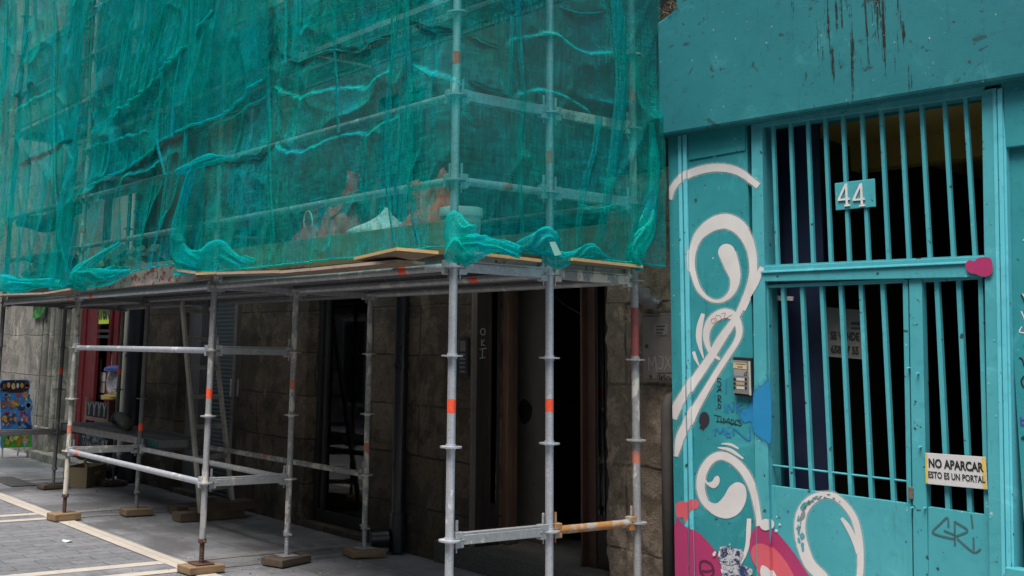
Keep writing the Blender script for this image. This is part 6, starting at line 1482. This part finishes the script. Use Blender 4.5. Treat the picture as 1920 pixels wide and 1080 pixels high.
rub = pm('brick_rubble', (.26,.15,.12), (.20,.17,.15), 5, .9, 0, .4, 40, (.36,.32,.28), 4, .55)
X = lambda px, y, Y: float(PY(px, y, Y)[0])
heap('heap of reddish broken bricks on the deck at the far left behind the net', X(55,490,.3), X(135,490,.3), .12, .65, .45, 90, 1, rub)
heap('heap of greyish pink rubble between the third and second pole behind the net', X(185,490,.3), X(300,480,.3), .12, .65, .34, 110, 2, pm('grey_pink_rubble', (.30,.23,.20), (.24,.21,.19), 5, .9, 0, .4, 40, (.40,.37,.34), 4, .55))
q = MB(); V = np.zeros((20, 40, 3)); xa, xb = X(200,500,.1), X(290,495,.1)
for i, t_ in enumerate(np.linspace(0, 1, 20)):
    for j, u in enumerate(np.linspace(0, 1, 40)): V[i, j] = (xa + (xb-xa)*u, .09 + .14*t_, DT + .01 + .20*math.sin(math.pi*t_)**.6*math.sin(math.pi*u)**.5*(1+.25*float(vn(u*5, t_*3, 3))))
tag(obj('grey_sheet', q.grid(V), pm('grey_pink_sheet', (.36,.33,.31), (.27,.25,.24), 4, .6, 0, .4, 15), smooth=True), 'crumpled grey plastic sheet in front of the pink rubble heap', 'sheet')
# rolled dark bundle hanging along the upper guard rail on the left, and folded sacks stacked on boards
zr = ZD(5)
q = MB().path([(x, .05 + .02*math.sin(3*x), zr - .06 - .09*math.sin(math.pi*(x + 8.4)/2.2)**2) for x in np.linspace(-8.4, -6.2, 22)], [.03 + .07*math.sin(math.pi*t_)**.7 for t_ in np.linspace(.03, .97, 22)], 16)
tag(obj('rolled_cover', q, pm('dark_green_cover', (.05,.075,.065), (.035,.05,.045), 5, .8, 0, .7, 14), smooth=True), 'dark rolled cover sagging under the left guard rail behind the net', 'cover')
for k in range(5):
    p = PY(215 + 5*math.sin(k*2), 336 - k*13, .55); V = np.zeros((12, 25, 3))
    for i, t_ in enumerate(np.linspace(-1, 1, 12)):
        for j, a in enumerate(np.linspace(0, 2*math.pi, 25)): V[i, j] = (p[0] + .42*(1-abs(t_)**6*.4)*np.sign(math.cos(a))*abs(math.cos(a))**.5, .55 + .22*np.sign(math.sin(a))*abs(math.sin(a))**.5, p[2] + .055*t_ + .012*math.sin(3*a+k))
    tag(obj('folded_sack', MB().grid(V), pm('folded_grey_%d' % (k % 2), (.14,.17,.15) if k % 2 else (.20,.22,.20), None, 6, .8, 0, .4, 20), smooth=True), ['bottom','second from bottom','middle','second from top','top'][k] + ' folded grey sack of the stack behind the left net', 'sack', 'folded sacks stacked behind the net')
p0 = PY(200, 345, .55)
tag(obj('trestle_board', MB().box(p0[0] - .7, p0[0] + .9, .25, .85, p0[2] - .08, p0[2] - .04), M['toe_grey'], bevel=.003), 'grey board carrying the stack of folded sacks behind the left net', 'board')
tl = MB()
for y in (.3, .8):
    for x in (p0[0] - .55, p0[0] + .75): tl.box(x - .03, x + .03, y - .03, y + .03, DT, p0[2] - .081)
tr2 = obj('trestle', tl, M['galv_dark']); tag(tr2, 'dark trestle legs holding the grey board behind the left net', 'trestle')
# inner ladder between the decks
il = empty('inner_ladder', (-3.2, .5, DT)); tag(il, 'aluminium ladder sloping between the two decks behind the net near second pole', 'ladder')
for y in (.38, .68): obj('rail', MB().beam((-3.75, y, DT + .01), (-2.75, y, 4.3), .025, .06, (1,0,.3)), M['galv_dirty'], il)
for k in range(8): t_ = .06 + k*.125; obj('rung', MB().tube((-3.75 + t_, .38, DT + 2.06*t_), (-3.75 + t_, .68, DT + 2.06*t_), .014, 10), M['galv_dirty'], il)
# thin cables crossing the upper bay
for k, (a, b_) in enumerate((((420,152),(1100,-60)), ((300,200),(560,108)))):
    p, r_ = PY(*a, .35 + .2*k), PY(*b_, .35 + .2*k)
    tag(obj('cable', MB().path([p + (r_ - p)*t_ - np.array([0,0,.03*math.sin(math.pi*t_)]) for t_ in np.linspace(0, 1, 12)], .008, 6), pm('pale_cable', (.42,.45,.44), None, 5, .6)), ['long pale cable rising to the right behind the upper net', 'short pale cable behind the net near the second pole'][k], 'cable')

# crumbs of mortar and dust on the pavement round the feet
q = MB(); rr = random.Random(21)
for k in range(420):
    if k % 3: i, b_ = rr.choice(((1,0),(1,1),(1,2),(2,0),(2,1),(3,1),(3,2))); x, y = LX[i] + rr.gauss(0, .28), BY[b_] + rr.gauss(0, .22)
    else: x, y = rr.uniform(-9.5, -1.0), rr.uniform(.1, 1.8)
    if y > 1.82 or (abs(x - LX[1]) < .16 and min(abs(y - v) for v in BY) < .19) or (abs(x - LX[2]) < .16 and min(abs(y - v) for v in BY) < .19): continue
    s_ = rr.uniform(.003, .011) * (1.6 if k % 17 == 0 else 1)
    vs = [(x + s_*rr.uniform(-1,1), y + s_*rr.uniform(-1,1), .0055 + (s_*rr.uniform(.4,1.2) if j > 2 else 0)) for j in range(5)]
    q.add(vs, [(0,1,3),(1,2,4),(2,0,3),(3,1,4),(3,4,2)])
kind(obj('mortar_crumbs', q, pm('mortar_crumbs', (.34,.32,.29), (.16,.15,.14), 30, .9)), 'stuff')
# ---------------------------------------------------------------- light
w = bpy.data.worlds.new('World'); scene.world = w; w.use_nodes = True; nt = w.node_tree; nt.nodes.clear()
sky = nt.nodes.new('ShaderNodeTexSky'); sky.sky_type = 'NISHITA'; sky.sun_disc = False
SE, SR = R(66), R(215)
sky.sun_elevation = SE; sky.air_density = 1.3; sky.dust_density = 4.0; sky.ozone_density = .6
bg = nt.nodes.new('ShaderNodeBackground'); bg.inputs[1].default_value = .095; ow = nt.nodes.new('ShaderNodeOutputWorld')
nt.links.new(sky.outputs[0], bg.inputs[0]); nt.links.new(bg.outputs[0], ow.inputs[0])
sd = bpy.data.lights.new('sun', 'SUN'); sun = bpy.data.objects.new('sun', sd); COL.objects.link(sun)
sd.energy = 2.5; sd.angle = R(28); sd.color = (1, .97, .93)
az = R(297)                                          # light comes from the street side, from the left of the view
dirv_ = Vector((math.cos(az)*math.cos(SE), math.sin(az)*math.cos(SE), math.sin(SE)))
sun.rotation_euler = dirv_.to_track_quat('Z', 'Y').to_euler()
sky.sun_rotation = math.atan2(dirv_.x, dirv_.y)
scene.view_settings.view_transform = 'Standard'; scene.view_settings.look = 'None'; scene.view_settings.gamma = 1; scene.view_settings.exposure = 1.05
scene.cycles.transparent_max_bounces = 24; scene.cycles.max_bounces = 8; scene.cycles.diffuse_bounces = 4
scene.render.resolution_x = 1024; scene.render.resolution_y = 576
